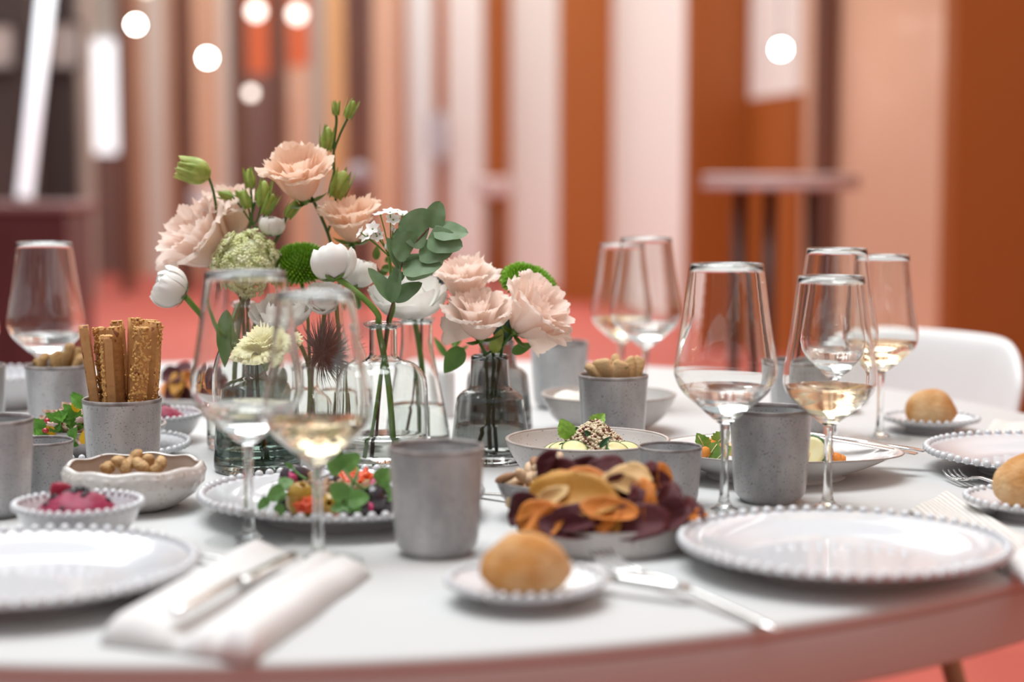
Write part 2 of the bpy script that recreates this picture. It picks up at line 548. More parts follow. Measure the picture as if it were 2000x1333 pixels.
# ---------------------------------------------------------------- the round table
TC = Vector((-0.24, 2.05, 0.0)); TR = 0.955
M_table = mat('white_table', (0.61, 0.615, 0.61), 0.5, col2=(0.59, 0.595, 0.59), scale=4)
M_table.node_tree.nodes['Principled BSDF'].inputs['Specular IOR Level'].default_value = 0.05
tab = thing('dining_table', TC, 'large round white dining table laid for a meal', 'table')
obj('table_top', lathe([(0, TZ - 0.012), (TR - 0.001, TZ - 0.012), (TR - 0.001, TZ - 0.003), (TR - 0.004, TZ), (0, TZ)], 160), M_table, tab)
obj('edge_band', lathe([(0.3, TZ - 0.055), (TR - 0.004, TZ - 0.055), (TR - 0.001, TZ - 0.052), (TR - 0.001, TZ - 0.0125)], 160), M_table, tab)
obj('pedestal', lathe([(0, 0.03), (0.09, 0.03), (0.07, 0.1), (0.06, 0.6), (0.09, TZ - 0.055), (0, TZ - 0.054)], 32), M_white, tab)
obj('base', lathe([(0, 0), (0.38, 0), (0.38, 0.015), (0.1, 0.035), (0, 0.035)], 48), M_white, tab)

# ---------------------------------------------------------------- crockery
M_glaze = mat('white_glaze', (0.62, 0.627, 0.65), 0.1, coat=0.4)
M_bowlw = mat('white_bowl_glaze', (0.70, 0.695, 0.69), 0.12, coat=0.4)
M_stone = mat('grey_stoneware', (0.28, 0.283, 0.29), 0.3, col2=(0.58, 0.582, 0.59), scale=24, stretch=(1, 1, 0.42), lo=0.34, hi=0.68, detail=7.0,
              speck=(0.12, 0.11, 0.11), spscale=620, spthr=0.66, coat=0.25, bump=0.05, bscale=120)
M_stone2 = mat('pale_stoneware', (0.50, 0.475, 0.46), 0.3, col2=(0.58, 0.555, 0.54), scale=20, stretch=(1, 1, 2), speck=(0.25, 0.22, 0.2), spscale=380, spthr=0.68, coat=0.15)
M_rim = mat('fired_rim', (0.17, 0.145, 0.14), 0.3, col2=(0.36, 0.33, 0.32), scale=60)
M_rim2 = mat('brown_rim', (0.33, 0.27, 0.24), 0.35, col2=(0.42, 0.37, 0.34), scale=40)

def beads(R, z, r, n):
    parts = []
    for k in range(n):
        a = 2 * math.pi * k / n
        parts.append(ball(r, r, r, 8, 6, (R * math.cos(a), R * math.sin(a), z)))
    return join(*parts)
def ring_beads_mesh(name, R, z, r, n, m):
    return new_mesh(name, beads(R, z, r, n), m)
def plate_prof(R, h, foot, t=0.004):
    return smooth_prof([(0, 0.004), (foot * 0.86, 0.004), (foot * 0.9, 0.0), (foot, 0.0), (foot * 1.05, 0.005), (R * 0.82, h * 0.62), (R, h - 0.002),
                        (R * 1.003, h), (R * 0.985, h + 0.0008), (R * 0.82, h * 0.62 + t), (foot * 1.05, 0.0085), (foot * 0.6, 0.0075), (0, 0.0075)], 3)
ME = {}
ME['dinner'] = new_mesh('dish', lathe(plate_prof(0.127, 0.022, 0.075), 96), M_glaze)
ME['dinner_b'] = ring_beads_mesh('beaded_rim', 0.128, 0.0235, 0.0042, 66, M_glaze)
ME['salad'] = new_mesh('dish', lathe(plate_prof(0.098, 0.018, 0.058), 80), M_glaze)
ME['salad_b'] = ring_beads_mesh('beaded_rim', 0.099, 0.0195, 0.0038, 56, M_glaze)
ME['bread'] = new_mesh('dish', lathe(plate_prof(0.056, 0.016, 0.03, 0.003), 64), M_glaze)
ME['bread_b'] = ring_beads_mesh('beaded_rim', 0.057, 0.0172, 0.0036, 36, M_glaze)
bp = smooth_prof([(0, 0.003), (0.024, 0.003), (0.026, 0), (0.030, 0), (0.034, 0.004), (0.044, 0.014), (0.050, 0.028), (0.0505, 0.030), (0.0485, 0.0295), (0.042, 0.0155), (0.03, 0.007), (0, 0.0055)], 3)
ME['dip'] = new_mesh('bowl', lathe(bp, 64), M_glaze)
ME['dip_b'] = ring_beads_mesh('beaded_rim', 0.0505, 0.0305, 0.0033, 42, M_glaze)
def beaded(kind, name, p, label, cat='plate', s=1.0, group=None):
    t = thing(name, p, label, cat, group)
    t.scale = (s, s, s)
    put('dish' if kind != 'dip' else 'bowl', ME[kind], t)
    put('beaded_rim', ME[kind + '_b'], t, loc=(0, 0, 0), rz=random.random())
    return t
random.seed(4)
P1 = at(43, 1.283); P2 = at(1645, 1.367); P3 = at(2050, 1.828); P4 = at(668, 1.585); P5 = at(192, 1.90)
beaded('dinner', 'dinner_plate', P1, 'empty white beaded dinner plate beside the white napkin and the beetroot dip')
beaded('dinner', 'dinner_plate', P2, 'empty white beaded dinner plate before the two near wine glasses and a tall grey cup')
beaded('dinner', 'dinner_plate', P3, 'empty white beaded dinner plate between the folded linen napkin and a bread roll')
beaded('dinner', 'dinner_plate', P4, 'white beaded dinner plate carrying olives, tomatoes and pea shoots')
beaded('salad', 'salad_plate', P5, 'white beaded plate under the grey salad bowl by the breadsticks')
B1 = at(1027, 1.257); B2 = at(2010, 1.585); B3 = at(1817, 2.13)
beaded('bread', 'bread_plate', B1, 'small white beaded bread plate beside the fork before the vegetable crisps', 'plate')
beaded('bread', 'bread_plate', B2, 'small white beaded bread plate at the edge of the striped linen napkin', 'plate')
beaded('bread', 'bread_plate', B3, 'small white beaded bread plate before the white chair', 'plate')
D1 = at(155, 1.478); D2 = at(306, 2.05); D3 = at(10, 2.36)
beaded('dip', 'dip_bowl', D1, 'small white beaded bowl of beetroot dip with black crumbs', 'bowl', 1.06)
beaded('dip', 'dip_bowl', D2, 'small white beaded bowl of beetroot dip behind the breadsticks', 'bowl', 1.06)
beaded('dip', 'dip_bowl', D3, 'white beaded bowl standing behind the cup of rusks', 'bowl', 1.5)

def cup_vf(r, h):
    return lathe(smooth_prof([(0, 0.002), (r * 0.6, 0.0015), (r * 0.64, 0.0), (r * 0.70, 0.002), (r * 0.82, h * 0.075), (r * 0.88, h * 0.16), (r * 0.93, h * 0.45), (r * 0.975, h * 0.8), (r, h * 0.975)], 4)
                 + [(r * 0.95, h * 0.975)] + smooth_prof([(r * 0.95, h * 0.97), (r * 0.93, h * 0.8), (r * 0.88, h * 0.4), (r * 0.8, h * 0.12), (r * 0.5, h * 0.08), (0, h * 0.075)], 3), 64)
def rim_vf(r, h):
    return lathe([(r * 0.945, h * 0.955), (r * 0.998, h * 0.955), (r * 1.003, h * 0.975), (r * 0.995, h * 0.995), (r * 0.975, h * 1.0), (r * 0.953, h * 0.995), (r * 0.944, h * 0.975), (r * 0.945, h * 0.955)], 64)
ME['cup'] = new_mesh('body', cup_vf(0.0395, 0.091), M_stone); ME['cup_r'] = new_mesh('rim', rim_vf(0.0395, 0.091), M_rim)
ME['scup'] = new_mesh('body', cup_vf(0.0305, 0.057), M_stone); ME['scup_r'] = new_mesh('rim', rim_vf(0.0305, 0.057), M_rim)
CUPS = {}
for key, kind, px, d, lab in [
        ('front', 'cup', 853, 1.424, 'tall grey stoneware cup standing between the olive plate and the vegetable crisps'),
        ('right', 'cup', 1503, 1.662, 'tall grey stoneware cup standing between the two near wine glasses'),
        ('small', 'scup', 1308, 1.642, 'short grey stoneware cup between the grain bowl and the vegetable crisps'),
        ('rusk', 'cup', 1197, 1.95, 'grey stoneware cup filled with rusks behind the grain bowl'),
        ('far', 'cup', 1092, 2.35, 'tall grey stoneware cup behind the wide grey bowl by the peach flowers'),
        ('stick', 'cup', 242, 1.738, 'grey stoneware cup holding a bundle of sesame breadsticks'),
        ('rusk2', 'cup', 118, 2.06, 'grey stoneware cup filled with brown rusks behind the leafy salad'),
        ('left', 'cup', -15, 1.59, 'tall empty grey stoneware cup beside the short grey cup and beetroot dip'),
        ('small2', 'scup', 84, 1.68, 'short empty grey stoneware cup behind the white bumpy nut bowl'),
        ('edge', 'cup', -51, 2.05, 'tall grey stoneware cup next to the rusk cup at the table side'),
        ('back', 'cup', 1563, 2.11, 'tall grey stoneware cup half hidden behind the far wine glasses')]:
    p = at(px, d)
    CUPS[key] = p
    t = thing('cup', p, lab, 'cup')
    t.rotation_euler = (0, 0, random.random() * 6.28)
    put('body', ME[kind], t); put('rim', ME[kind + '_r'], t)

def bowl_vf(r, h, foot, t=0.004, seg=72):
    return lathe(smooth_prof([(0, 0.002), (foot * 0.85, 0.002), (foot * 0.92, 0), (foot, 0), (foot * 1.1, 0.003), (r * 0.8, h * 0.38), (r * 0.95, h * 0.75), (r, h * 0.985)], 4)
                 + smooth_prof([(r - t, h * 0.985), (r * 0.95 - t, h * 0.75), (r * 0.8 - t, h * 0.4), (foot, 0.0075), (foot * 0.5, 0.006), (0, 0.006)], 3), seg)
def bowl_rim(r, h, t=0.004):
    return lathe([(r - t - 0.0002, h * 0.96), (r, h * 0.965), (r + 0.0003, h * 0.985), (r - t * 0.3, h), (r - t * 0.7, h), (r - t - 0.0003, h * 0.985), (r - t - 0.0002, h * 0.96)], 72)
def stone_bowl(px, d, r, h, foot, lab, m, mr, name='bowl'):
    p = at(px, d)
    t = thing(name, p, lab, 'bowl')
    obj('body', bowl_vf(r, h, foot), m, t)
    obj('rim', bowl_rim(r, h), mr, t)
    return p
Q = stone_bowl(1147, 1.75, 0.0836, 0.0486, 0.04, 'wide pale grey bowl holding the quinoa salad with mint', M_stone2, M_rim2, 'grain_bowl')
NB = stone_bowl(1080, 1.579, 0.0525, 0.036, 0.024, 'small grey bowl full of cashew nuts', M_stone, M_rim, 'nut_bowl')
WB = stone_bowl(1188, 2.125, 0.083, 0.048, 0.04, 'wide pale grey bowl with a white cheese ball behind the rusk cup', M_stone2, M_rim2, 'grain_bowl')
SB = stone_bowl(192, 1.90, 0.075, 0.034, 0.04, 'shallow grey bowl of leafy salad set on a beaded plate', M_stone2, M_rim, 'salad_bowl')
bpy.data.objects['salad_bowl'].location.z += 0.0078
SB = SB + Vector((0, 0, 0.0078))
# straight-walled plate with vegetable crisps
CP = at(1184, 1.462)
t = thing('crisp_plate', CP, 'low straight-walled grey plate heaped with vegetable crisps', 'plate')
r, h = 0.0735, 0.024
obj('body', lathe(smooth_prof([(0, 0.002), (r * 0.8, 0.002), (r * 0.84, 0), (r * 0.9, 0), (r * 0.95, 0.003), (r * 0.97, 0.008), (r, h * 0.97)], 3)
                  + smooth_prof([(r - 0.005, h * 0.97), (r * 0.93, 0.01), (r * 0.88, 0.0065), (r * 0.5, 0.006), (0, 0.006)], 3), 72), M_stone2, t)
obj('rim', bowl_rim(r, h, 0.005), M_rim2, t)
CP2 = at(372, 2.32)
t = thing('crisp_plate', CP2, 'grey plate of vegetable crisps behind the glass vases and breadsticks', 'plate')
obj('body', bowl_vf(0.06, 0.022, 0.04), M_stone2, t)

# bumpy white nut bowl
UB = at(263, 1.627)
M_urchin = mat('speckled_white_glaze', (0.68, 0.65, 0.62), 0.18, col2=(0.60, 0.55, 0.51), scale=60, lo=0.45, hi=0.75, coat=0.3, speck=(0.42, 0.32, 0.26), spscale=190, spthr=0.67)
M_inside = mat('tan_inner_glaze', (0.42, 0.33, 0.27), 0.25, col2=(0.36, 0.27, 0.21), scale=30)
t = thing('nut_bowl', UB, 'white speckled bumpy bowl with wavy rim holding nuts', 'bowl')
def urchin(r, h, inside):
    if inside:
        V, Fc = lathe(smooth_prof([(r * 0.90, h * 0.985), (r * 0.895, h * 0.85), (r * 0.8, h * 0.45), (r * 0.45, 0.007), (0, 0.006)], 6), 168)
    else:
        V, Fc = lathe(smooth_prof([(0, 0.002), (r * 0.36, 0.002), (r * 0.4, 0), (r * 0.46, 0.0), (r * 0.66, h * 0.13), (r * 0.9, h * 0.42), (r * 1.0, h * 0.72), (r * 0.985, h * 0.93), (r * 0.955, h * 1.0), (r * 0.92, h * 1.005), (r * 0.90, h * 0.985)], 6), 168)
    out = []
    for x, y, z in V:
        a = math.atan2(y, x)
        if z > 0.003:
            f = z / h
            wave = 0.0011 * math.sin(a * 9 + 0.6) * f * f
            k = 1.0 + 0.010 * math.sin(a * 9 + 0.6) * f
            if not inside:
                k += 0.022 * max(0, math.sin(a * 28)) * max(0, math.sin(f * 24)) * (1 if f < 0.9 else 0)
                k += 0.004 * noise.noise(Vector((x * 160, y * 160, z * 160)))
            x, y, z = x * k, y * k, z + wave
        out.append((x, y, z))
    return out, Fc
obj('body', urchin(0.0665, 0.0425, False), M_urchin, t)
obj('inside', urchin(0.0665, 0.0425, True), M_inside, t)

# oval white serving bowl
OB = at(1515, 1.80)
t = thing('serving_bowl', OB, 'oval white serving bowl of roast vegetables with silver servers across it', 'bowl')
def oval(a, b, h):
    V, Fc = lathe(smooth_prof([(0, 0.003), (0.5, 0.003), (0.53, 0), (0.58, 0), (0.6, 0.006), (0.78, h * 0.5), (0.93, h * 0.86), (1.0, h)], 4)
                  + smooth_prof([(0.985, h + 0.0005), (0.92, h * 0.88 + 0.002), (0.75, h * 0.5 + 0.004), (0.55, 0.009), (0.3, 0.007), (0, 0.007)], 3), 96)
    out = []
    for x, y, z in V:
        k = max(0.0, x) ** 2 * (z / h)
        out.append((x * a * (1 + 0.06 * k), y * b, z - 0.004 * k))
    return out, Fc
obj('body', oval(0.125, 0.10, 0.031), M_bowlw, t)
obj('rim_line', xf(oval(0.125, 0.10, 0.031), Matrix.Identity(4)) if False else (lambda: (
    [(x, y, z) for x, y, z in join(*[tube([( (0.1245 * (1 + 0.06 * max(0, math.cos(a)) ** 2)) * math.cos(a), 0.0997 * math.sin(a), 0.0312 - 0.004 * max(0, math.cos(a)) ** 2) for a in [2 * math.pi * k / 96 for k in range(97)]], 0.0009, 6)])[0]],
    join(*[tube([(math.cos(2 * math.pi * k / 96), math.sin(2 * math.pi * k / 96), 0) for k in range(97)], 0.0009, 6)])[1]))(), M_rim2, t)

# ---------------------------------------------------------------- wine glasses
M_thin = thin_glass('thin_clear_glass')
M_solid = mat('solid_clear_glass', (0.97, 0.985, 0.98), 0.0, trans=1.0, ior=1.47)
M_foot = thin_glass('foot_glass', (0.985, 0.99, 0.988), 0.03, 0.22)
M_lip = thin_glass('glass_lip', (0.96, 0.97, 0.965), 0.16, 0.7, 2.0)
M_wine = mat('white_wine', (0.99, 0.82, 0.54), 0.0, trans=1.0, ior=1.33)
M_water = mat('clear_water', (0.98, 0.99, 0.99), 0.0, trans=1.0, ior=1.33)
def glass_meshes(rr, rm, zt, zm, h, level):
    """bowl, stem, foot and liquid; rr rim radius, rm widest radius at height zm, zt bowl bottom"""
    outer = smooth_prof([(0.0045, zt), (0.010, zt + 0.004), (rm * 0.55, zt + (zm - zt) * 0.36), (rm * 0.86, zt + (zm - zt) * 0.66), (rm * 0.985, zm - 0.004), (rm, zm + 0.002),
                         (rm * 0.985, zm + 0.012), (rm + (rr - rm) * 0.5, zm + (h - zm) * 0.5), (rr, h)], 5)
    outer = [p for p in outer]
    w = 0.0009
    inner = [(max(0.0, r - w - 0.0012 * max(0, (zm - z) / zm)), z + (0.006 if i == 0 else 0.0)) for i, (r, z) in enumerate(outer)]
    inner = [(0, zt + 0.0075)] + [p for p in inner if p[1] > zt + 0.009]
    bowl = lathe(outer + [(rr - w * 0.5, h + 0.0003)] + list(reversed(inner)), 72)
    rim = lathe([(rr + 0.0009 * math.cos(k * math.pi / 4) - w * 0.5, h - 0.0004 + 0.0010 * math.sin(k * math.pi / 4)) for k in range(9)], 72)
    stem = lathe([(0, 0.0035)] + smooth_prof([(0.013, 0.0036), (0.0062, 0.009), (0.0042, 0.022), (0.0036, zt * 0.55), (0.0042, zt - 0.008), (0.0052, zt + 0.0015)], 4) + [(0, zt + 0.0035)], 28)
    foot = lathe([(0, 0)] + smooth_prof([(0.036, 0.0), (0.0375, 0.0008), (0.036, 0.0018), (0.02, 0.0026), (0.011, 0.0037)], 3) + [(0, 0.0038)], 56)
    liq = [(0, zt + 0.0078)] + [(max(0.0, r - 0.0004), z) for r, z in inner[1:] if z < level]
    liq += [(liq[-1][0] + 0.0003, level), (liq[-1][0] - 0.001, level + 0.0002), (0, level)]
    return bowl, stem, foot, lathe(liq, 72), rim
def make_kind(tagk, args, liquid_m):
    b, s, f, l, rm_ = glass_meshes(*args)
    ME[tagk] = (new_mesh('bowl', b, M_solid), new_mesh('stem', s, M_solid), new_mesh('foot', f, M_foot), new_mesh('drink', l, liquid_m), new_mesh('rim', rm_, M_lip))
make_kind('A', (0.0335, 0.0475, 0.083, 0.131, 0.2315, 0.118), M_water)
make_kind('B', (0.0305, 0.0430, 0.080, 0.121, 0.2195, 0.117), M_wine)
for kind, px, d, lab in [
        ('A', 1414, 1.60, 'large clear wine glass standing before the tall grey cup by the empty plate'),
        ('B', 1616, 1.612, 'smaller wine glass with pale wine standing before the oval serving bowl'),
        ('A', 1628, 1.955, 'large clear wine glass standing behind the oval serving bowl'),
        ('B', 1718, 2.06, 'smaller wine glass with pale wine standing before the white chair'),
        ('A', 1260, 2.32, 'large clear wine glass standing behind the cup of rusks'),
        ('B', 1213, 2.42, 'smaller wine glass with pale wine standing behind the wide grey bowl'),
        ('A', 95, 2.15, 'large clear wine glass standing behind the brown rusk cup'),
        ('B', -66, 2.16, 'wine glass cut off at the side next to the grey cup'),
        ('A', 487, 1.47, 'large clear wine glass standing at the olive plate above the spoon'),
        ('B', 622, 1.387, 'smaller wine glass with pale wine standing at the end of the white napkin')]:
    t = thing('wine_glass', at(px, d, 0.0005), lab, 'wine glass')
    for nm, me in zip(('bowl', 'stem', 'foot', 'drink', 'rim'), ME[kind]):
        put(nm, me, t)

# ---------------------------------------------------------------- glass vases
M_vclear = mat('vase_glass_clear', (0.965, 0.98, 0.97), 0.0, trans=1.0, ior=1.46)
M_vsmoke = mat('vase_glass_smoke', (0.48, 0.49, 0.485), 0.0, trans=1.0, ior=1.46)
M_vgreen = mat('vase_glass_green', (0.36, 0.43, 0.40), 0.0, trans=1.0, ior=1.46)
M_vwater = mat('vase_water', (0.96, 0.98, 0.95), 0.0, trans=1.0, ior=1.33)
VASE = {}
M_vlip = thin_glass('vase_lip_glass', (0.93, 0.95, 0.94), 0.16, 0.7, 2.0)
def vase(key, px, d, prof, lab, m, level, wall=0.0018, floor=0.006, name='bottle_vase', lip=None):
    p = at(px, d, 0.0005)
    VASE[key] = p
    t = thing(name, p, lab, 'vase')
    o = smooth_prof(prof, 5)
    inn = [(max(0.001, r - wall), z) for r, z in o if z > floor + 0.001]
    inn = [(0, floor), (inn[0][0] * 0.9, floor), ] + inn
    body = [(0, 0.0015), (o[0][0] * 0.6, 0.001)] + o + [(o[-1][0] - wall * 0.5, o[-1][1] + 0.0006)] + list(reversed(inn))
    obj('glass', lathe(body, 64), m, t)
    if lip:
        r, z = o[-1]
        obj('lip', lathe([(r - wall, z - 0.001), (r, z - 0.002)] + smooth_prof([(r + lip * 0.6, z - 0.001), (r + lip, z + 0.002), (r + lip * 0.6, z + 0.0045), (r - wall * 0.6, z + 0.004)], 3) + [(r - wall, z - 0.001)], 48), M_vlip, t)
    if level:
        wp = [(max(0, r - 0.0004), z) for r, z in inn if z < level]
        wp[0] = (0, floor + 0.0004); wp[1] = (wp[1][0], floor + 0.0004)
        wp += [(wp[-1][0], level), (0, level)]
        obj('water', lathe(wp, 64), M_vwater, t)
    return p
vase('v1', 750, 1.86, [(0.044, 0.0), (0.0475, 0.003), (0.048, 0.012), (0.048, 0.06), (0.0475, 0.088), (0.044, 0.101), (0.034, 0.1115), (0.020, 0.1165), (0.0155, 0.121), (0.0150, 0.130), (0.0150, 0.1525)],
     'clear round-shouldered bottle vase holding eucalyptus and a white ranunculus', M_vclear, 0.034, lip=0.006)
vase('v2', 957, 1.90, [(0.0405, 0.0), (0.0425, 0.003), (0.043, 0.010), (0.0415, 0.03), (0.0375, 0.064), (0.0355, 0.0715), (0.030, 0.077), (0.0245, 0.080), (0.0225, 0.086), (0.0205, 0.1165)],
     'smoky grey flared bottle vase holding peach lisianthus', M_vsmoke, 0.04, floor=0.010)
vase('v2b', 972, 2.125, [(0.0405, 0.0), (0.0425, 0.003), (0.043, 0.010), (0.0415, 0.03), (0.0375, 0.064), (0.0355, 0.0715), (0.030, 0.077), (0.0245, 0.080), (0.0225, 0.086), (0.0205, 0.113)],
     'second smoky grey bottle vase hidden behind the one with peach lisianthus', M_vsmoke, 0.03, floor=0.010)
vase('v3', 503, 1.84, [(0.043, 0.0), (0.0455, 0.003), (0.046, 0.012), (0.0435, 0.05), (0.0405, 0.082), (0.037, 0.091), (0.027, 0.096), (0.016, 0.1), (0.0125, 0.107), (0.012, 0.14)],
     'dark green smoked bottle vase holding the yellow carnation', M_vgreen, 0.026, floor=0.010, lip=0.003)
vase('v4', 478, 2.0, [(0.040, 0.0), (0.0425, 0.003), (0.043, 0.012), (0.043, 0.08), (0.040, 0.10), (0.030, 0.122), (0.018, 0.137), (0.013, 0.15), (0.013, 0.165)],
     'tall clear bottle vase holding the pale green viburnum ball', M_vclear, 0.05, lip=0.004)
vase('v5', 672, 2.05, [(0.032, 0.0), (0.0345, 0.003), (0.035, 0.012), (0.034, 0.07), (0.028, 0.10), (0.018, 0.122), (0.0145, 0.135), (0.0145, 0.175)],
     'slender clear bottle vase behind the round-shouldered one', M_vclear, 0.06, lip=0.004)
vase('v6', 815, 2.0, [(0.035, 0.0), (0.038, 0.003), (0.0385, 0.010), (0.034, 0.04), (0.027, 0.075), (0.0215, 0.10), (0.0185, 0.12), (0.0182, 0.147)],
     'clear conical flask vase holding the wide white ranunculus', M_vclear, 0.05, lip=0.003)
vase('v7', 604, 1.96, [(0.028, 0.0), (0.0298, 0.003), (0.030, 0.01), (0.030, 0.045), (0.027, 0.06), (0.016, 0.07), (0.0115, 0.077), (0.0112, 0.098)],
     'small clear bottle vase holding the grey thistle', M_vclear, 0.03, lip=0.004)
p = at(870, 2.26)
VASE['v8'] = p
t = thing('bud_vase', p, 'small white ceramic bud vase with green stems behind the flask', 'vase')
obj('body', lathe(smooth_prof([(0, 0), (0.011, 0), (0.0125, 0.003), (0.0125, 0.05), (0.0115, 0.058), (0.0108, 0.060)], 3) + [(0.0095, 0.06), (0.0100, 0.02), (0, 0.018)], 32), M_bowlw, t)

# ---------------------------------------------------------------- bread rolls
M_crust = mat('bread_crust', (0.47, 0.21, 0.06), 0.85, col2=(0.72, 0.49, 0.27), scale=26, lo=0.38, hi=0.72, bump=0.9, bscale=260)
M_crust.node_tree.nodes['Principled BSDF'].inputs['Specular IOR Level'].default_value = 0.15
def roll_vf(r, h, seed):
    V, Fc = ball(1, 1, 1, 40, 24)
    out = []
    for x, y, z in V:
        n = noise.noise(Vector((x * 1.4 + seed, y * 1.4, z * 1.4))) * 0.09 + noise.noise(Vector((x * 4 + seed, y * 4, z * 4))) * 0.025
        k = 1 + n
        zz = z * (0.62 if z > 0 else 0.38)
        s = 1.0 - 0.10 * max(0, z) ** 2
        out.append((x * r * k * s, y * r * k * s, (zz + 0.34) * h * (1 + n * 0.5)))
    m = min(v[2] for v in out)
    return [(x, y, max(z - m - 0.0012, 0.0)) for x, y, z in out], Fc
for p, seed, rz, r, h, lab in [(B1, 1.7, 0.4, 0.033, 0.047, 'golden bread roll on the plate beside the fork'),
                               (B2, 5.2, 1.9, 0.034, 0.052, 'floured bread roll on the plate by the striped linen napkin'),
                               (B3, 9.1, 3.0, 0.032, 0.047, 'floured bread roll on the plate before the white chair')]:
    o = obj('bread_roll', roll_vf(r, h, seed), M_crust, loc=p + Vector((0.0, 0, 0.0072)), rz=rz)
    tag(o, lab, 'bread')

# ---------------------------------------------------------------- breadsticks
M_stick = mat('breadstick_crust', (0.36, 0.145, 0.04), 0.65, col2=(0.54, 0.27, 0.09), scale=45, stretch=(1, 1, 0.5), lo=0.3, hi=0.62, bump=0.4, bscale=200, speck=(0.20, 0.06, 0.02), spscale=110, spthr=0.645)
M_crumb = mat('breadstick_cut_side', (0.58, 0.33, 0.14), 0.75, col2=(0.46, 0.22, 0.08), scale=30, stretch=(1, 1, 0.15), bump=0.4, bscale=150)
M_sesame = mat('sesame', (0.70, 0.43, 0.15), 0.5, col2=(0.58, 0.28, 0.07), scale=300)
rnd = random.Random(11)
def stick_vf(w, t, L, seed):
    V, Fc = [], []
    n = 14
    prof = [(-w, -t), (0, -t * 1.05), (w, -t), (w * 1.04, 0), (w, t), (0, t * 1.05), (-w, t), (-w * 1.04, 0)]
    for j in range(n + 1):
        s = j / n
        k = 1 + 0.07 * noise.noise(Vector((s * 5, seed, 0)))
        if j in (0, n):
            k *= 0.93
        bx = 0.0016 * noise.noise(Vector((s * 2.5, seed, 4)))
        for i, (x, y) in enumerate(prof):
            V.append((x * k + bx, y * k, s * L + (0.0012 * noise.noise(Vector((x * 300, y * 300, seed))) if j == n else 0)))
    for j in range(n):
        for i in range(8):
            i2 = (i + 1) % 8
            Fc.append((j * 8 + i, j * 8 + i2, j * 8 + 8 + i2, j * 8 + 8 + i))
    Fc.append(tuple(range(7, -1, -1))); Fc.append(tuple(range(n * 8, n * 8 + 8)))
    return V, Fc
seed_proto = ball(0.0016, 0.0010, 0.0007, 6, 4)
def breadstick(top_px, top_py, d_top, foot, turn, seeds, w=0.0074, t=0.0048, lab='', plain=False):
    top = W(top_px, top_py, d_top)
    base = CUPS['stick'] + Vector(foot) + Vector((0, 0, 0.012))
    ax = top - base
    L = ax.length
    M = T(base) @ frame_from(ax) @ RZ(turn)
    st = thing('breadstick', base, lab, 'breadstick', 'breadsticks in the grey cup')
    R = T(-base) @ M
    obj('stick', xf(stick_vf(w, t, L, seeds * 3.1), R), M_stick, st)
    cut = join(box(w * 1.02, w * 1.075, -t * 0.8, t * 0.8, 0.004, L - 0.002))
    obj('cut_side', xf(cut, R), M_crumb, st, smooth=False)
    parts = []
    for k in range(0 if plain else 230):
        side = rnd.random()
        z = L * (0.38 + 0.62 * rnd.random())
        q = rnd.uniform(-0.95, 0.95)
        if side < 0.6:
            c = (q * w, -t * 1.05, z); Rm = RX(math.pi / 2)
        elif side < 0.9:
            c = (-w * 1.04, q * t, z); Rm = RY(math.pi / 2)
        else:
            c = (q * w, rnd.uniform(-1, 1) * t, L); Rm = Matrix.Identity(4)
        sc = rnd.uniform(0.8, 1.7)
        parts.append(xf(seed_proto, R @ T(c) @ Rm @ RZ(rnd.random() * 6) @ Matrix.Scale(sc, 4)))
    if parts:
        o = obj('sesame_seeds', join(*parts), M_sesame, st)
        o['kind'] = 'stuff'
# top pixel, depth, foot offset inside the cup, turn about own axis, seed
breadstick(163, 636, 1.735, (-0.018, 0.000, 0), 0.05, 1, 0.0084, lab='smooth brown breadstick without seeds leaning out over the salad side of the cup', plain=True)
breadstick(194, 641, 1.745, (-0.011, 0.010, 0), 0.5, 2, 0.0062, lab='narrow seeded breadstick tucked behind the smooth one')
breadstick(207, 657, 1.718, (-0.006, -0.014, 0), -0.5, 3, 0.0070, lab='shortest seeded breadstick in the cup showing its pale cut side')
breadstick(222, 640, 1.742, (0.001, 0.004, 0), -0.6, 4, 0.0062, lab='seeded breadstick directly behind the shortest one')
breadstick(229, 628, 1.764, (0.004, 0.019, 0), 0.3, 5, 0.0062, lab='breadstick standing at the back middle of the bundle')
breadstick(263, 622, 1.742, (0.009, 0.002, 0), 0.2, 6, 0.0070, lab='tallest seeded breadstick in the bundle')
breadstick(279, 640, 1.716, (0.012, -0.015, 0), -0.45, 7, 0.0072, lab='thickly seeded breadstick before the tallest one')
breadstick(302, 630, 1.748, (0.019, 0.009, 0), 1.1, 8, 0.0066, lab='edge-on breadstick with pale cut side nearest the glass vases')
breadstick(292, 626, 1.768, (0.014, 0.021, 0), 0.2, 9, 0.0062, lab='breadstick mostly hidden between the tallest and the edge-on one')

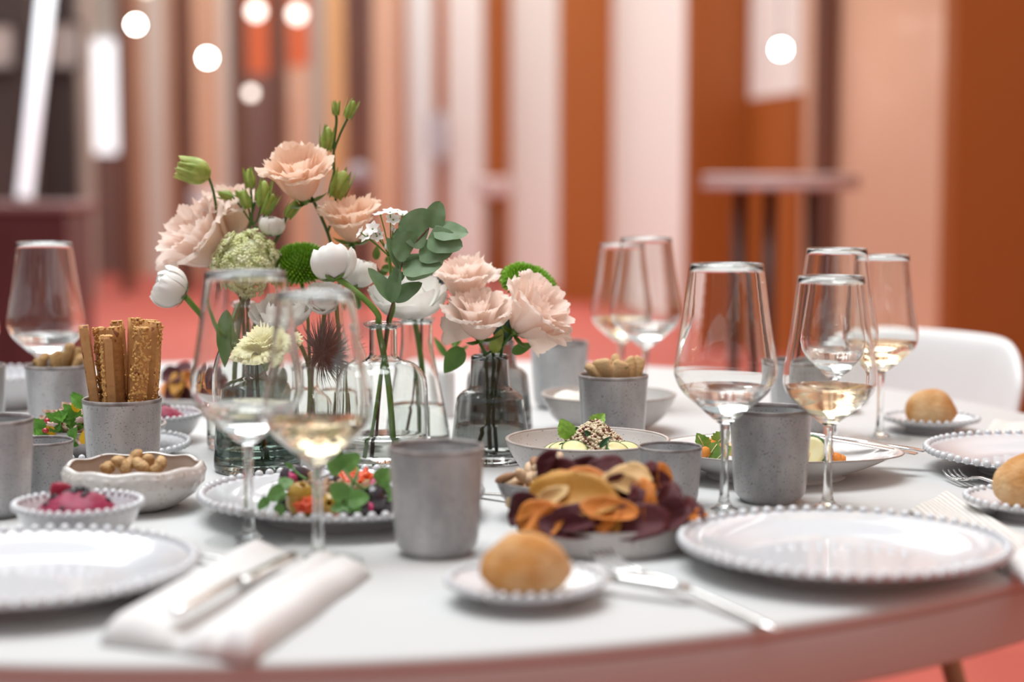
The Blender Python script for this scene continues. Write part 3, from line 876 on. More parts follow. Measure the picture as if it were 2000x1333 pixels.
# ---------------------------------------------------------------- rusks in the cups
M_rusk = mat('rusk', (0.50, 0.30, 0.13), 0.8, col2=(0.62, 0.42, 0.22), scale=60, bump=0.6, bscale=220, speck=(0.2, 0.2, 0.08), spscale=160, spthr=0.7)
M_rusk2 = mat('dark_rusk', (0.30, 0.17, 0.06), 0.8, col2=(0.42, 0.26, 0.11), scale=60, bump=0.6, bscale=220)
def rusk_vf(seed, w, l, t):
    V, Fc = box(-w, w, -t, t, 0, l, 0.0022)
    return [(x * (1 + 0.25 * noise.noise(Vector((x * 60, z * 60, seed)))), y + 0.002 * noise.noise(Vector((x * 50, z * 50, seed + 7))), z * (1 + 0.12 * noise.noise(Vector((x * 90, seed, 2))))) for x, y, z in V], Fc
def rusks(key, m, spec, lab, grp):
    c = CUPS[key]
    for i, (px, py, dy, ax, w, rz) in enumerate(spec):
        top = W(px, py, c.y + dy)
        axis = Vector(ax).normalized()
        l = 0.042
        base = top - axis * l
        o = obj('rusk', rusk_vf(i * 2.3 + len(key), w, l, 0.0045), m, mtx=T(base) @ frame_from(axis) @ RZ(rz))
        tag(o, lab, 'bread', grp)
rusks('rusk', M_rusk, [(1150, 714, -0.004, (-0.5, -0.1, 0.6), 0.009, 0.3), (1172, 705, -0.012, (-0.35, -0.2, 0.8), 0.010, 0.5), (1190, 702, 0.004, (0.2, 0, 0.9), 0.010, -0.2),
                       (1200, 694, 0.012, (-0.3, 0.2, 0.9), 0.008, 0.6), (1215, 706, -0.013, (0.15, -0.2, 0.9), 0.009, -0.4), (1231, 700, 0.0, (0.05, 0.05, 1), 0.006, 1.2), (1250, 698, 0.006, (0.2, 0.1, 0.95), 0.006, 1.0), (1180, 716, 0.016, (-0.2, 0.3, 0.8), 0.009, 0.9)],
      'pale brown rusk standing in the grey cup behind the grain bowl', 'rusks in the cup behind the grain bowl')
rusks('rusk2', M_rusk2, [(70, 703, -0.006, (-0.5, -0.2, 0.7), 0.008, 0.2), (88, 694, -0.010, (0.35, -0.1, 0.8), 0.010, 0.4), (108, 690, 0.0, (-0.1, 0, 0.9), 0.009, -0.5), (122, 688, 0.010, (0.2, 0.1, 0.9), 0.009, 0.8), (138, 672, 0.0, (0.25, 0, 0.95), 0.010, 0.1), (152, 684, 0.012, (0.3, 0.2, 0.9), 0.009, -0.3), (160, 694, -0.010, (0.4, -0.1, 0.8), 0.008, 0.3)],
      'dark brown rusk standing in the grey cup behind the leafy salad', 'rusks in the cup behind the salad')

# ---------------------------------------------------------------- nuts
M_cashew = mat('cashew', (0.62, 0.41, 0.25), 0.5, col2=(0.72, 0.54, 0.36), scale=60, lo=0.3, hi=0.7, bump=0.25, bscale=200)
M_almond = mat('almond_skin', (0.28, 0.13, 0.06), 0.6, col2=(0.36, 0.19, 0.09), scale=80)
M_walnut = mat('walnut', (0.40, 0.22, 0.085), 0.6, col2=(0.62, 0.40, 0.19), scale=130, bump=0.8, bscale=250)
pts = []
for k in range(9):
    a = -1.25 + 2.5 * k / 8
    pts.append((0.0085 * math.cos(a) - 0.006, 0.0085 * math.sin(a), 0))
ME['cashew'] = new_mesh('cashew_nut', tube(pts, [0.0018, 0.0038, 0.0049, 0.0052, 0.0048, 0.0050, 0.0049, 0.0036, 0.0015], 10), M_cashew)
ME['almond'] = new_mesh('almond', ball(0.0115, 0.0062, 0.0042, 14, 8), M_almond)
ME['walnut'] = new_mesh('nut', tube([(x * 1.15, y * 1.15, z) for x, y, z in pts], [0.002, 0.0045, 0.0058, 0.006, 0.0052, 0.006, 0.0058, 0.0042, 0.0018], 12), M_walnut)
rnd = random.Random(5)
def rot(r):
    return RZ(r.random() * 6.28) @ RX(r.uniform(-0.9, 0.9)) @ RY(r.uniform(-0.9, 0.9))
zb = NB.z + 0.014
spots = []
for ring, n, zz in ((0.034, 10, 0.014), (0.020, 7, 0.016), (0.03, 8, 0.024), (0.013, 5, 0.027), (0.022, 6, 0.0335), (0.006, 3, 0.037), (0.012, 3, 0.043)):
    for k in range(n):
        a = 6.28 * k / n + rnd.random() * 0.5
        spots.append((ring * math.cos(a), ring * math.sin(a), zz))
for i, (x, y, z) in enumerate(spots):
    alm = i % 9 == 4
    o = put('almond' if alm else 'cashew_nut', ME['almond' if alm else 'cashew'], mtx=T(NB + Vector((x * 1.1 - 0.004, y * 1.1, z + 0.007))) @ rot(rnd) @ Matrix.Scale(1.12, 4))
    if alm:
        tag(o, 'brown-skinned almond among the cashew nuts in the small grey bowl', 'nut', 'almonds in the small grey bowl')
    else:
        tag(o, 'pale cashew nut heaped in the small grey bowl', 'nut', 'cashew nuts in the small grey bowl')
o = put('almond', ME['almond'], mtx=T(W(987, 934, 1.56)) @ RZ(2.6) @ RY(0.4))
tag(o, 'brown-skinned almond among the cashew nuts in the small grey bowl', 'nut', 'almonds in the small grey bowl')
for i, (px, py, dy) in enumerate([(208, 912, -0.008), (236, 911, -0.014), (262, 897, 0.006), (276, 910, -0.016), (306, 911, -0.012), (286, 903, 0.010)]):
    o = put('nut', ME['walnut'], mtx=T(W(px, py, UB.y + dy)) @ RZ(i * 1.3) @ RX(0.9 * math.sin(i * 2)) @ RY(0.6 * math.cos(i * 3)))
    tag(o, 'pale brown crinkled nut in the white bumpy bowl', 'nut', 'nuts in the white bumpy bowl')
for k in range(8):
    a = k * 0.8
    o = put('nut', ME['walnut'], mtx=T(UB + Vector((0.026 * math.cos(a), 0.026 * math.sin(a), 0.017))) @ RZ(k) @ RX(0.4))
    tag(o, 'pale brown crinkled nut in the white bumpy bowl', 'nut', 'nuts in the white bumpy bowl')

# ---------------------------------------------------------------- vegetable crisps
M_beet = mat('beetroot_crisp', (0.055, 0.005, 0.009), 0.4, col2=(0.12, 0.012, 0.02), scale=60, bump=0.3, bscale=200)
M_carrot = mat('carrot_crisp', (0.62, 0.17, 0.02), 0.45, col2=(0.75, 0.28, 0.045), scale=50, bump=0.3, bscale=180)
M_parsnip = mat('parsnip_crisp', (0.62, 0.32, 0.06), 0.45, col2=(0.50, 0.22, 0.03), scale=28, bump=0.25, bscale=160)
M_pale = mat('pale_crisp', (0.78, 0.58, 0.30), 0.45, col2=(0.66, 0.38, 0.13), scale=35, bump=0.25, bscale=160)
def crisp_vf(rx, ry, bend, twist, seed, t=0.0011):
    n, rings = 22, 5
    V, Fc = [], []
    for side in (1, -1):
        V.append((0, 0, side * t))
        for r_ in range(1, rings + 1):
            for k in range(n):
                a = 2 * math.pi * k / n
                wob = 1 + 0.13 * noise.noise(Vector((math.cos(a) * 1.5 + seed, math.sin(a) * 1.5, 0)))
                x = rx * r_ / rings * math.cos(a) * wob; y = ry * r_ / rings * math.sin(a) * wob
                z = bend * (y / ry) ** 2 * ry - twist * (x / rx) ** 2 * rx + (0.26 * noise.noise(Vector((x / rx * 1.7, y / ry * 1.7, seed))) + 0.12 * noise.noise(Vector((x / rx * 4, y / ry * 4, seed)))) * ry * (r_ / rings)
                V.append((x, y, z + side * t * (1 if r_ < rings else 0.4)))
    m = 1 + rings * n
    for s in (0, 1):
        o = s * m
        for k in range(n):
            k2 = (k + 1) % n
            q = (o, o + 1 + k, o + 1 + k2)
            Fc.append(q if s == 0 else q[::-1])
            for r_ in range(rings - 1):
                a = o + 1 + r_ * n
                q = (a + k, a + n + k, a + n + k2, a + k2)
                Fc.append(q if s == 0 else q[::-1])
    for k in range(n):
        k2 = (k + 1) % n
        a = 1 + (rings - 1) * n
        Fc.append((a + k, m + a + k, m + a + k2, a + k2))
    return V, Fc
CR = {}
for nm, m in (('beetroot', M_beet), ('carrot', M_carrot), ('parsnip', M_parsnip), ('pale', M_pale)):
    CR[nm] = [new_mesh(nm + '_crisp', crisp_vf(1, 1, b, tw, s * 3.3 + len(nm), 0.035), m) for s, (b, tw) in enumerate([(0.6, 0.1), (0.35, 0.35), (0.8, -0.15)])]
LABC = {'beetroot': 'dark red beetroot crisp', 'carrot': 'orange carrot crisp', 'parsnip': 'golden yellow parsnip crisp', 'pale': 'pale cream root crisp'}
def crisp(kind, p, nrm, spin, rx, ry, var=0, lab=None, where='heaped on the low straight-walled grey plate', grp='near heap'):
    o = put(kind + '_crisp', CR[kind][var % 3], mtx=T(p) @ frame_from(nrm) @ RZ(spin) @ Matrix.Diagonal((rx, ry, min(rx, ry), 1)))
    tag(o, lab or LABC[kind] + ' ' + where, 'crisp', kind + ' crisps, ' + grp)
def cpx(px, py, dy, kind, nrm, spin, rx, ry, var=0, lab=None):
    crisp(kind, W(px, py, CP.y + dy), nrm, spin, rx, ry, var, lab)
cpx(1120, 972, -0.042, 'parsnip', (-0.35, -0.75, 0.55), 0.0, 0.040, 0.021, 0, 'largest golden parsnip crisp lying across the front of the heap')
cpx(1085, 925, -0.005, 'beetroot', (-0.4, -0.8, 0.25), 0.3, 0.019, 0.014, 1)
cpx(1075, 912, -0.002, 'beetroot', (-0.7, -0.6, 0.2), 1.2, 0.017, 0.010, 2, 'pointed dark beetroot crisp standing up at the top of the heap')
cpx(1182, 918, -0.004, 'beetroot', (0.1, -0.8, 0.6), 0.4, 0.020, 0.013, 1, 'round beetroot crisp curled at the very top of the heap')
cpx(1150, 926, 0.006, 'beetroot', (0.2, -0.7, 0.5), -0.3, 0.021, 0.013, 0)
cpx(1232, 930, -0.020, 'pale', (0.1, -0.75, 0.6), 0.1, 0.019, 0.012, 1, 'palest cream crisp lying near the top of the heap')
cpx(1222, 950, -0.034, 'pale', (0.35, -0.7, 0.5), -0.5, 0.022, 0.009, 0)
cpx(1150, 942, -0.022, 'carrot', (-0.2, -0.6, 0.75), -0.2, 0.021, 0.011, 2)
cpx(1108, 945, -0.02, 'carrot', (-0.2, -0.7, 0.6), -0.4, 0.02, 0.010, 0)
cpx(1070, 960, -0.022, 'parsnip', (-0.7, -0.6, 0.4), 0.9, 0.022, 0.014, 1)
cpx(1075, 975, -0.036, 'pale', (-0.5, -0.7, 0.4), 0.6, 0.018, 0.008, 0)
cpx(1200, 968, -0.036, 'beetroot', (0.15, -0.85, 0.4), 0.7, 0.022, 0.014, 2)
cpx(1255, 975, -0.036, 'carrot', (0.2, -0.85, 0.35), 1.2, 0.019, 0.012, 1)
cpx(1245, 985, -0.046, 'beetroot', (0.5, -0.8, 0.3), 1.4, 0.016, 0.010, 1)
cpx(1280, 950, -0.012, 'beetroot', (0.5, -0.6, 0.6), -0.5, 0.022, 0.012, 0)
cpx(1290, 935, -0.004, 'carrot', (0.6, -0.7, 0.2), 1.4, 0.014, 0.009, 2, 'small orange crisp standing upright by the short grey cup')
cpx(1272, 925, 0.008, 'beetroot', (0.3, -0.5, 0.7), 0.5, 0.018, 0.011, 1)
cpx(1048, 1008, -0.052, 'carrot', (-0.35, -0.8, 0.4), 0.3, 0.020, 0.013, 1)
cpx(1072, 1022, -0.058, 'carrot', (-0.1, -0.9, 0.35), 0.9, 0.019, 0.011, 0)
cpx(1030, 1000, -0.034, 'beetroot', (-0.7, -0.6, 0.35), 0.6, 0.019, 0.014, 2)
cpx(1044, 1018, -0.044, 'beetroot', (-0.6, -0.7, 0.3), 0.2, 0.021, 0.012, 0)
cpx(1125, 1012, -0.062, 'beetroot', (-0.1, -0.85, 0.5), 0.2, 0.024, 0.013, 1)
cpx(1108, 1032, -0.062, 'beetroot', (-0.1, -0.85, 0.4), -0.1, 0.024, 0.012, 2)
cpx(1190, 1000, -0.060, 'carrot', (0.0, -0.8, 0.6), -0.1, 0.024, 0.011, 2)
cpx(1205, 995, -0.056, 'pale', (0.2, -0.7, 0.6), 0.6, 0.013, 0.008, 1)
cpx(1178, 1018, -0.064, 'carrot', (-0.2, -0.85, 0.4), 0.9, 0.019, 0.010, 1)
cpx(1240, 1020, -0.062, 'beetroot', (0.05, -0.9, 0.4), 0.1, 0.030, 0.016, 1, 'largest beetroot crisp low at the front of the heap')
cpx(1192, 1034, -0.064, 'parsnip', (0.0, -0.9, 0.3), 1.2, 0.014, 0.008, 0)
cpx(1160, 1036, -0.062, 'carrot', (0.1, -0.9, 0.3), 1.5, 0.014, 0.008, 0)
cpx(1300, 985, -0.036, 'beetroot', (0.4, -0.8, 0.4), 1.0, 0.022, 0.013, 0)
cpx(1296, 1010, -0.046, 'beetroot', (0.3, -0.85, 0.4), 0.3, 0.026, 0.013, 2)
cpx(1325, 1000, -0.030, 'beetroot', (0.55, -0.6, 0.5), 0.5, 0.020, 0.013, 1)
cpx(1318, 995, -0.036, 'carrot', (0.4, -0.6, 0.6), -0.6, 0.022, 0.006, 1)
cpx(1345, 998, -0.020, 'beetroot', (0.6, -0.5, 0.4), 0.9, 0.016, 0.011, 0)
cpx(1325, 1026, -0.034, 'beetroot', (0.4, -0.8, 0.3), -0.2, 0.021, 0.010, 1)
cpx(1268, 1000, -0.054, 'carrot', (0.3, -0.9, 0.2), 1.5, 0.016, 0.007, 2)
cpx(1366, 1006, -0.018, 'carrot', (0.5, -0.4, 0.7), -0.1, 0.012, 0.005, 0, 'thin orange crisp poking out over the large empty plate')
rnd = random.Random(21)
kinds = ['beetroot', 'carrot', 'beetroot', 'parsnip', 'beetroot', 'carrot', 'pale']
for k in range(26):
    a = rnd.random() * 6.28; rr = 0.056 * math.sqrt(rnd.random())
    z = 0.012 + (0.036 * (1 - (rr / 0.062) ** 2)) * rnd.uniform(0.35, 1.0)
    crisp(kinds[k % 7], CP + Vector((rr * math.cos(a), 0.012 + rr * math.sin(a) * 0.75, z)), (rnd.uniform(-.5, .5), rnd.uniform(-.6, .4), 0.8), rnd.random() * 6, rnd.uniform(0.015, 0.021), rnd.uniform(0.011, 0.015), k)
for i, (px, py, kd, nx) in enumerate([(335, 735, 'beetroot', -0.4), (352, 728, 'beetroot', -0.1), (350, 752, 'parsnip', -0.3), (368, 745, 'carrot', 0.1), (372, 762, 'beetroot', 0.2), (388, 740, 'beetroot', 0.3), (392, 765, 'carrot', 0.3), (360, 772, 'parsnip', 0.0), (345, 765, 'beetroot', -0.4), (382, 778, 'beetroot', 0.2), (330, 760, 'carrot', -0.5), (405, 752, 'beetroot', 0.4), (410, 772, 'parsnip', 0.4)]):
    crisp(kd, W(px, py, 2.32 + 0.012 * math.sin(i * 2.1)), (nx, -0.8, 0.5), i * 0.9, 0.019, 0.012, i, None, 'heaped on the plate behind the glass vases', 'far heap')

# ---------------------------------------------------------------- quinoa bowl
M_grain = mat('quinoa_grain', (0.62, 0.50, 0.33), 0.5, col2=(0.74, 0.63, 0.45), scale=300)
M_grain2 = mat('dark_quinoa_grain', (0.10, 0.03, 0.02), 0.5, col2=(0.25, 0.07, 0.04), scale=200)
rnd = random.Random(8)
grain = ball(0.0015, 0.0015, 0.0011, 6, 4)
mc = W(1152, 880, Q.y); mc = Vector((Q.x + 0.006, Q.y - 0.004, Q.z + 0.022))
def mound(n, m, name, lab):
    parts = []
    for k in range(n):
        a = rnd.random() * 6.28; u = math.sqrt(rnd.random())
        rr = 0.046 * u
        hz = 0.043 * (1 - u ** 1.6) * (1 + 0.12 * noise.noise(Vector((rr * 60 * math.cos(a), rr * 60 * math.sin(a), 3))))
        p = (rr * math.cos(a) * 1.05, rr * math.sin(a) * 0.85, hz + rnd.uniform(-0.001, 0.001))
        parts.append(xf(grain, T(p) @ rot(rnd) @ Matrix.Scale(rnd.uniform(0.95, 1.5), 4)))
    core = lathe([(0.044, -0.014), (0.042, -0.002), (0.030, 0.0165), (0.017, 0.030), (0.006, 0.037), (0, 0.0385)], 24)
    return parts, core
pa_, core_ = mound(1500, M_grain, 'q', 'l')
qs = thing('quinoa_salad', mc, 'mound of cooked quinoa in the pale grey bowl', 'quinoa')
o = obj('grains', join(core_, *pa_), M_grain, qs); o['kind'] = 'stuff'
pb_, _ = mound(420, M_grain2, 'q', 'l')
o = obj('dark_grains', join(*pb_), M_grain2, qs); o['kind'] = 'stuff'
base_ = lathe([(0, -0.016), (0.058, -0.012), (0.06, -0.002), (0.045, 0.004), (0, 0.006)], 32)
obj('bed', base_, M_grain, qs)

M_mint = mat('mint_leaf', (0.16, 0.36, 0.03), 0.4, col2=(0.32, 0.55, 0.10), scale=90, transl=0.25, bump=0.6, bscale=220)
M_dkleaf = mat('dark_herb', (0.015, 0.06, 0.02), 0.4, col2=(0.03, 0.10, 0.03), scale=80)
M_zuc = mat('courgette_flesh', (0.72, 0.62, 0.28), 0.4, col2=(0.78, 0.72, 0.45), scale=60)
M_zsk = mat('courgette_skin', (0.03, 0.11, 0.02), 0.35, col2=(0.07, 0.18, 0.03), scale=90)
def leaf_vf(L, Wd, fold=0.25, curl=0.3, serr=0.0, nv=12, nu=6, tip=1.0, ex=0.85):
    V, Fc = [], []
    for j in range(nv + 1):
        v = j / nv
        w = Wd * abs(math.sin(math.pi * min(1, v) ** (0.75 * tip))) ** ex * (1 + serr * (1 if j % 2 else -1)) + 0.0003
        for i in range(-nu, nu + 1):
            u = i / nu
            V.append((u * w, v * L, fold * abs(u) * w - curl * L * v * v + 0.04 * Wd * math.sin(v * 14) * abs(u)))
    n = 2 * nu + 1
    for j in range(nv):
        for i in range(n - 1):
            a = j * n + i
            Fc.append((a, a + 1, a + n + 1, a + n))
    return V, Fc
def leaf_mtx(p, along, nrm):
    y = Vector(along).normalized(); z = Vector(nrm); z = (z - y * z.dot(y)).normalized(); x = y.cross(z)
    M = Matrix((x, y, z)).transposed().to_4x4()
    return T(p) @ M
mint_me = new_mesh('mint_leaf', leaf_vf(0.021, 0.0088, 0.35, 0.15, 0.09), M_mint)
for (px, py, dd, al, nr, s, lab) in [(1112, 858, -0.012, (-0.35, 0, 0.9), (0.2, -0.9, 0.1), 1.05, 'bright mint leaf standing up at the side of the quinoa mound'),
                                     (1157, 838, -0.002, (0.55, 0, 0.75), (-0.3, -0.8, 0.2), 0.95, 'bright mint leaf on top of the quinoa mound')]:
    o = put('mint_leaf', mint_me, mtx=leaf_mtx(W(px, py, Q.y + dd), al, nr) @ Matrix.Scale(s, 4)); tag(o, lab, 'mint leaf')
dk = new_mesh('herb_strip', leaf_vf(0.015, 0.0028, 0.5, 0.3), M_dkleaf)
for i, (px, py, dd, al) in enumerate([(1140, 843, -0.02, (0.9, -0.2, -0.6)), (1168, 848, -0.016, (0.9, 0.2, -0.3)), (1180, 855, -0.012, (0.5, 0, -0.9)), (1090, 873, -0.035, (0.9, 0, 0.2)), (1172, 875, -0.036, (0.5, -0.2, 0.7)), (1133, 842, -0.008, (-0.8, 0, 0.2))]):
    o = put('herb_strip', dk, mtx=leaf_mtx(W(px, py, Q.y + dd), al, (0, -0.7, 0.6))); tag(o, 'dark green wilted herb strip in the quinoa mound', 'herb', 'herb strips in the quinoa')
def courg(nm, p, nrm, spin, s, lab, grp):
    t_ = thing('courgette_slice', p, lab, 'courgette', grp)
    R = frame_from(nrm) @ RZ(spin) @ Matrix.Scale(s, 4)
    obj('flesh', xf(lathe([(0, -0.0022), (0.0112, -0.0022), (0.0113, 0.0022), (0.008, 0.0026), (0, 0.0024)], 20), R), M_zuc, t_)
    obj('skin', xf(lathe([(0.0112, -0.0024), (0.0122, -0.0022), (0.0122, 0.0022), (0.0112, 0.0024)], 20), R), M_zsk, t_)
for i, (px, py, dd, nr, s) in enumerate([(1095, 878, -0.038, (-0.2, -0.35, 0.9), 1.0), (1122, 880, -0.045, (0.1, -0.5, 0.85), 1.1), (1206, 880, -0.036, (0.3, -0.4, 0.85), 1.0), (1228, 878, -0.026, (0.2, -0.35, 0.9), 1.0), (1082, 876, -0.024, (-0.3, -0.2, 0.9), 0.9)]):
    courg('c', W(px, py, Q.y + dd), nr, i, s, 'courgette slice lying at the foot of the quinoa mound', 'courgette slices in the quinoa bowl')
# cheese ball in the wide grey bowl
M_cheese = mat('white_cheese', (0.84, 0.80, 0.70), 0.45)
for i, (px, py, dd) in enumerate([(1112, 785, 0.0), (1150, 790, 0.02), (1215, 792, 0.0)]):
    p = W(px, py, WB.y + dd)
    o = obj('cheese_ball', ball(0.026, 0.026, 0.021, 20, 14, bumpy=0.15, freq=40, seed=i), M_cheese, loc=(p.x, p.y, TZ + 0.030))
    tag(o, 'white cheese ball in the wide grey bowl behind the rusk cup', 'cheese', 'cheese balls in the wide grey bowl')

# ---------------------------------------------------------------- beetroot dip
M_dip = mat('beetroot_dip', (0.22, 0.006, 0.04), 0.5, col2=(0.30, 0.012, 0.06), scale=120, bump=0.7, bscale=160)
M_bseed = mat('black_crumb', (0.012, 0.010, 0.014), 0.35)
M_bpetal = mat('beetroot_piece', (0.30, 0.006, 0.03), 0.4)
crumb = new_mesh('crumb', ball(0.0026, 0.0022, 0.0020, 8, 6, bumpy=0.4, freq=500), M_bseed)
def dip(p, seed, lab, n, k=1.0):
    r = random.Random(seed)
    t_ = thing('beetroot_dip', p + Vector((0, 0, 0.007)), lab, 'dip')
    V, Fc = lathe(smooth_prof([(0, -0.001), (0.03, 0.001), (0.0375, 0.008), (0.0345, 0.0185), (0.027, 0.028), (0.014, 0.034), (0, 0.0355)], 3), 40)
    V = [(x * (1 + 0.1 * noise.noise(Vector((x * 70, y * 70, z * 70 + seed)))), y * (1 + 0.1 * noise.noise(Vector((y * 70, x * 70, seed)))), z * (1 + 0.14 * noise.noise(Vector((x * 55, y * 55, seed + 3))))) for x, y, z in V]
    obj('mound', (V, Fc), M_dip, t_)
    for i in range(n):
        a = r.random() * 6.28; u = r.random() * 0.030
        z = 0.037 - (u / 0.030) ** 2 * 0.014
        put('crumb', crumb, t_, mtx=T((u * math.cos(a), u * math.sin(a), z)) @ rot(r) @ Matrix.Scale(r.uniform(0.9, 1.6), 4))
    obj('beetroot_piece', xf(ball(0.011, 0.005, 0.009, 12, 8, bumpy=0.3, freq=160), T((-0.014, 0.002, 0.034)) @ RY(0.4)), M_bpetal, t_)
dip(D1, 3, 'mound of beetroot dip with black crumbs beside the empty plate', 30)
dip(D2, 7, 'mound of beetroot dip behind the breadsticks', 14)

# ---------------------------------------------------------------- flowers
M_stemg = mat('green_stem', (0.11, 0.22, 0.03), 0.45, col2=(0.17, 0.30, 0.05), scale=40, stretch=(1, 1, 0.3))
M_stemd = mat('dark_green_stem', (0.035, 0.10, 0.02), 0.45, col2=(0.06, 0.15, 0.03), scale=40)
M_stembr = mat('brown_stem', (0.10, 0.045, 0.03), 0.55, col2=(0.16, 0.08, 0.05), scale=60)
def WF(px, py, d):
    return W(px, py, d if d < 1.88 else 1.88 + (d - 1.88) * 0.5)
M_peachp = mat('peach_petal', (0.93, 0.68, 0.51), 0.55, col2=(0.95, 0.77, 0.64), scale=40, transl=0.45, lo=0.3, hi=0.7)
M_blush = mat('blush_petal', (0.95, 0.78, 0.68), 0.55, col2=(0.97, 0.85, 0.78), scale=40, transl=0.45, lo=0.3, hi=0.7)
M_whitep = mat('white_petal', (0.94, 0.93, 0.885), 0.5, col2=(0.96, 0.955, 0.93), scale=40, transl=0.25)
M_creamp = mat('pale_yellow_petal', (0.88, 0.82, 0.46), 0.55, col2=(0.92, 0.88, 0.62), scale=50, transl=0.3)
M_bud = mat('green_bud', (0.26, 0.36, 0.05), 0.5, col2=(0.46, 0.52, 0.14), scale=70, lo=0.35, hi=0.65, transl=0.15)
M_bsep = mat('bud_sepal', (0.17, 0.29, 0.04), 0.5, col2=(0.30, 0.42, 0.09), scale=80)
M_calyx = mat('green_calyx', (0.10, 0.20, 0.03), 0.5, col2=(0.17, 0.28, 0.06), scale=60)
M_leafg = mat('green_leaf', (0.09, 0.21, 0.04), 0.45, col2=(0.15, 0.29, 0.07), scale=50, transl=0.2)
M_euc = mat('eucalyptus_leaf', (0.11, 0.215, 0.075), 0.5, col2=(0.20, 0.30, 0.17), scale=45, lo=0.3, hi=0.7, transl=0.15)
M_mum = mat('green_chrysanthemum', (0.15, 0.38, 0.015), 0.5, col2=(0.26, 0.50, 0.03), scale=120, transl=0.15)
M_vib = mat('viburnum_floret', (0.82, 0.87, 0.46), 0.55, col2=(0.93, 0.95, 0.72), scale=90, transl=0.3)
M_this = mat('thistle_spine', (0.06, 0.055, 0.06), 0.5, col2=(0.13, 0.13, 0.13), scale=80)
M_stamen = mat('yellow_stamen', (0.75, 0.50, 0.05), 0.6)

def interp(mer, v):
    x = v * (len(mer) - 1)
    i = min(int(x), len(mer) - 2)
    t = x - i
    return mer[i][0] + (mer[i + 1][0] - mer[i][0]) * t, mer[i][1] + (mer[i + 1][1] - mer[i][1]) * t
def petal_vf(mer, amax, ruf, freq, seed, nu=12, nv=11, tip=0.25, roll=0.0):
    """petal as a patch of a surface of revolution about Z: mer = (radius, height) from base to tip"""
    mer = smooth_prof(mer, 3)
    V, Fc = [], []
    for j in range(nv + 1):
        v0 = j / nv
        for i in range(nu + 1):
            u = -1 + 2 * i / nu
            v = v0 * (1 - tip * abs(u) ** 3)
            r, z = interp(mer, v)
            a = u * amax
            n1 = noise.noise(Vector((u * freq + seed, v * 1.5, seed * 0.7)))
            n2 = noise.noise(Vector((u * freq * 2.3 + seed, v * 3, seed + 9)))
            k = v * v * v
            r2 = r + ruf * k * (n1 + 0.5 * n2) - roll * abs(u) ** 2 * r * v
            z2 = z + ruf * k * (0.7 * n2 + 0.5 * n1)
            V.append((r2 * math.cos(a), r2 * math.sin(a), z2))
    n = nu + 1
    for j in range(nv):
        for i in range(nu):
            a = j * n + i
            Fc.append((a, a + 1, a + n + 1, a + n))
    return V, Fc
PET = {}
def petals(key, mer, amax, ruf, freq, m, tip=0.25, roll=0.0, n=3, nu=12):
    PET[key] = [new_mesh('petal', petal_vf(mer, amax, ruf, freq, s * 5.7 + len(key), nu=nu, tip=tip, roll=roll), m) for s in range(n)]
# unit sized petals (radius about 1)
for nm, m in (('peach', M_peachp), ('blush', M_blush)):
    petals(nm + '0', [(0.02, 0), (0.30, 0.10), (0.55, 0.32), (0.72, 0.60), (0.98, 0.78), (1.12, 0.74)], 0.92, 0.17, 5.0, m, 0.13, nu=24)
    petals(nm + '1', [(0.02, 0), (0.26, 0.14), (0.44, 0.40), (0.56, 0.75), (0.78, 0.98)], 0.95, 0.16, 5.0, m, 0.12, nu=24)
    petals(nm + '2', [(0.02, 0.02), (0.18, 0.16), (0.30, 0.42), (0.34, 0.75), (0.48, 1.0)], 1.05, 0.15, 5.0, m, 0.12, nu=24)
    petals(nm + '3', [(0.01, 0.05), (0.10, 0.2), (0.14, 0.45), (0.15, 0.7), (0.24, 0.88)], 1.2, 0.10, 5.0, m, 0.1, nu=20)
petals('ran0', [(0.02, 0), (0.5, 0.06), (0.86, 0.38), (0.98, 0.80), (0.90, 1.15), (0.80, 1.32)], 0.66, 0.11, 2.2, M_whitep, 0.2)
petals('ran1', [(0.02, 0.02), (0.45, 0.08), (0.80, 0.40), (0.86, 0.85), (0.66, 1.25), (0.50, 1.40)], 0.75, 0.05, 1.8, M_whitep, 0.2)
petals('ran2', [(0.02, 0.05), (0.4, 0.1), (0.68, 0.45), (0.66, 0.95), (0.40, 1.30), (0.22, 1.42)], 0.85, 0.04, 1.8, M_whitep, 0.18)
petals('open0', [(0.02, 0), (0.45, 0.02), (0.85, 0.18), (1.12, 0.45), (1.25, 0.75)], 0.62, 0.14, 1.7, M_whitep, 0.25)
petals('open1', [(0.02, 0.02), (0.4, 0.06), (0.70, 0.30), (0.86, 0.65), (0.92, 0.95)], 0.66, 0.10, 1.8, M_whitep, 0.22)
petals('carn', [(0.02, 0), (0.25, 0.35), (0.5, 0.55), (0.85, 0.6), (1.0, 0.5)], 0.55, 0.20, 9.0, M_creamp, 0.08, nu=22)
petals('carn1', [(0.02, 0.1), (0.2, 0.45), (0.4, 0.75), (0.65, 0.85)], 0.65, 0.20, 9.0, M_creamp, 0.08, nu=22)
petals('carn2', [(0.01, 0.2), (0.1, 0.55), (0.2, 0.85), (0.32, 0.95)], 0.85, 0.18, 9.0, M_creamp, 0.08, nu=22)
CALYX = new_mesh('bloom', lathe(smooth_prof([(0.0, -0.10), (0.10, -0.08), (0.17, 0.0), (0.16, 0.08), (0.08, 0.14), (0, 0.16)], 3), 14), M_calyx)
sep = leaf_vf(0.62, 0.15, 0.4, -0.55, 0, 8, 3)
SEPAL = new_mesh('sepal', sep, M_calyx)

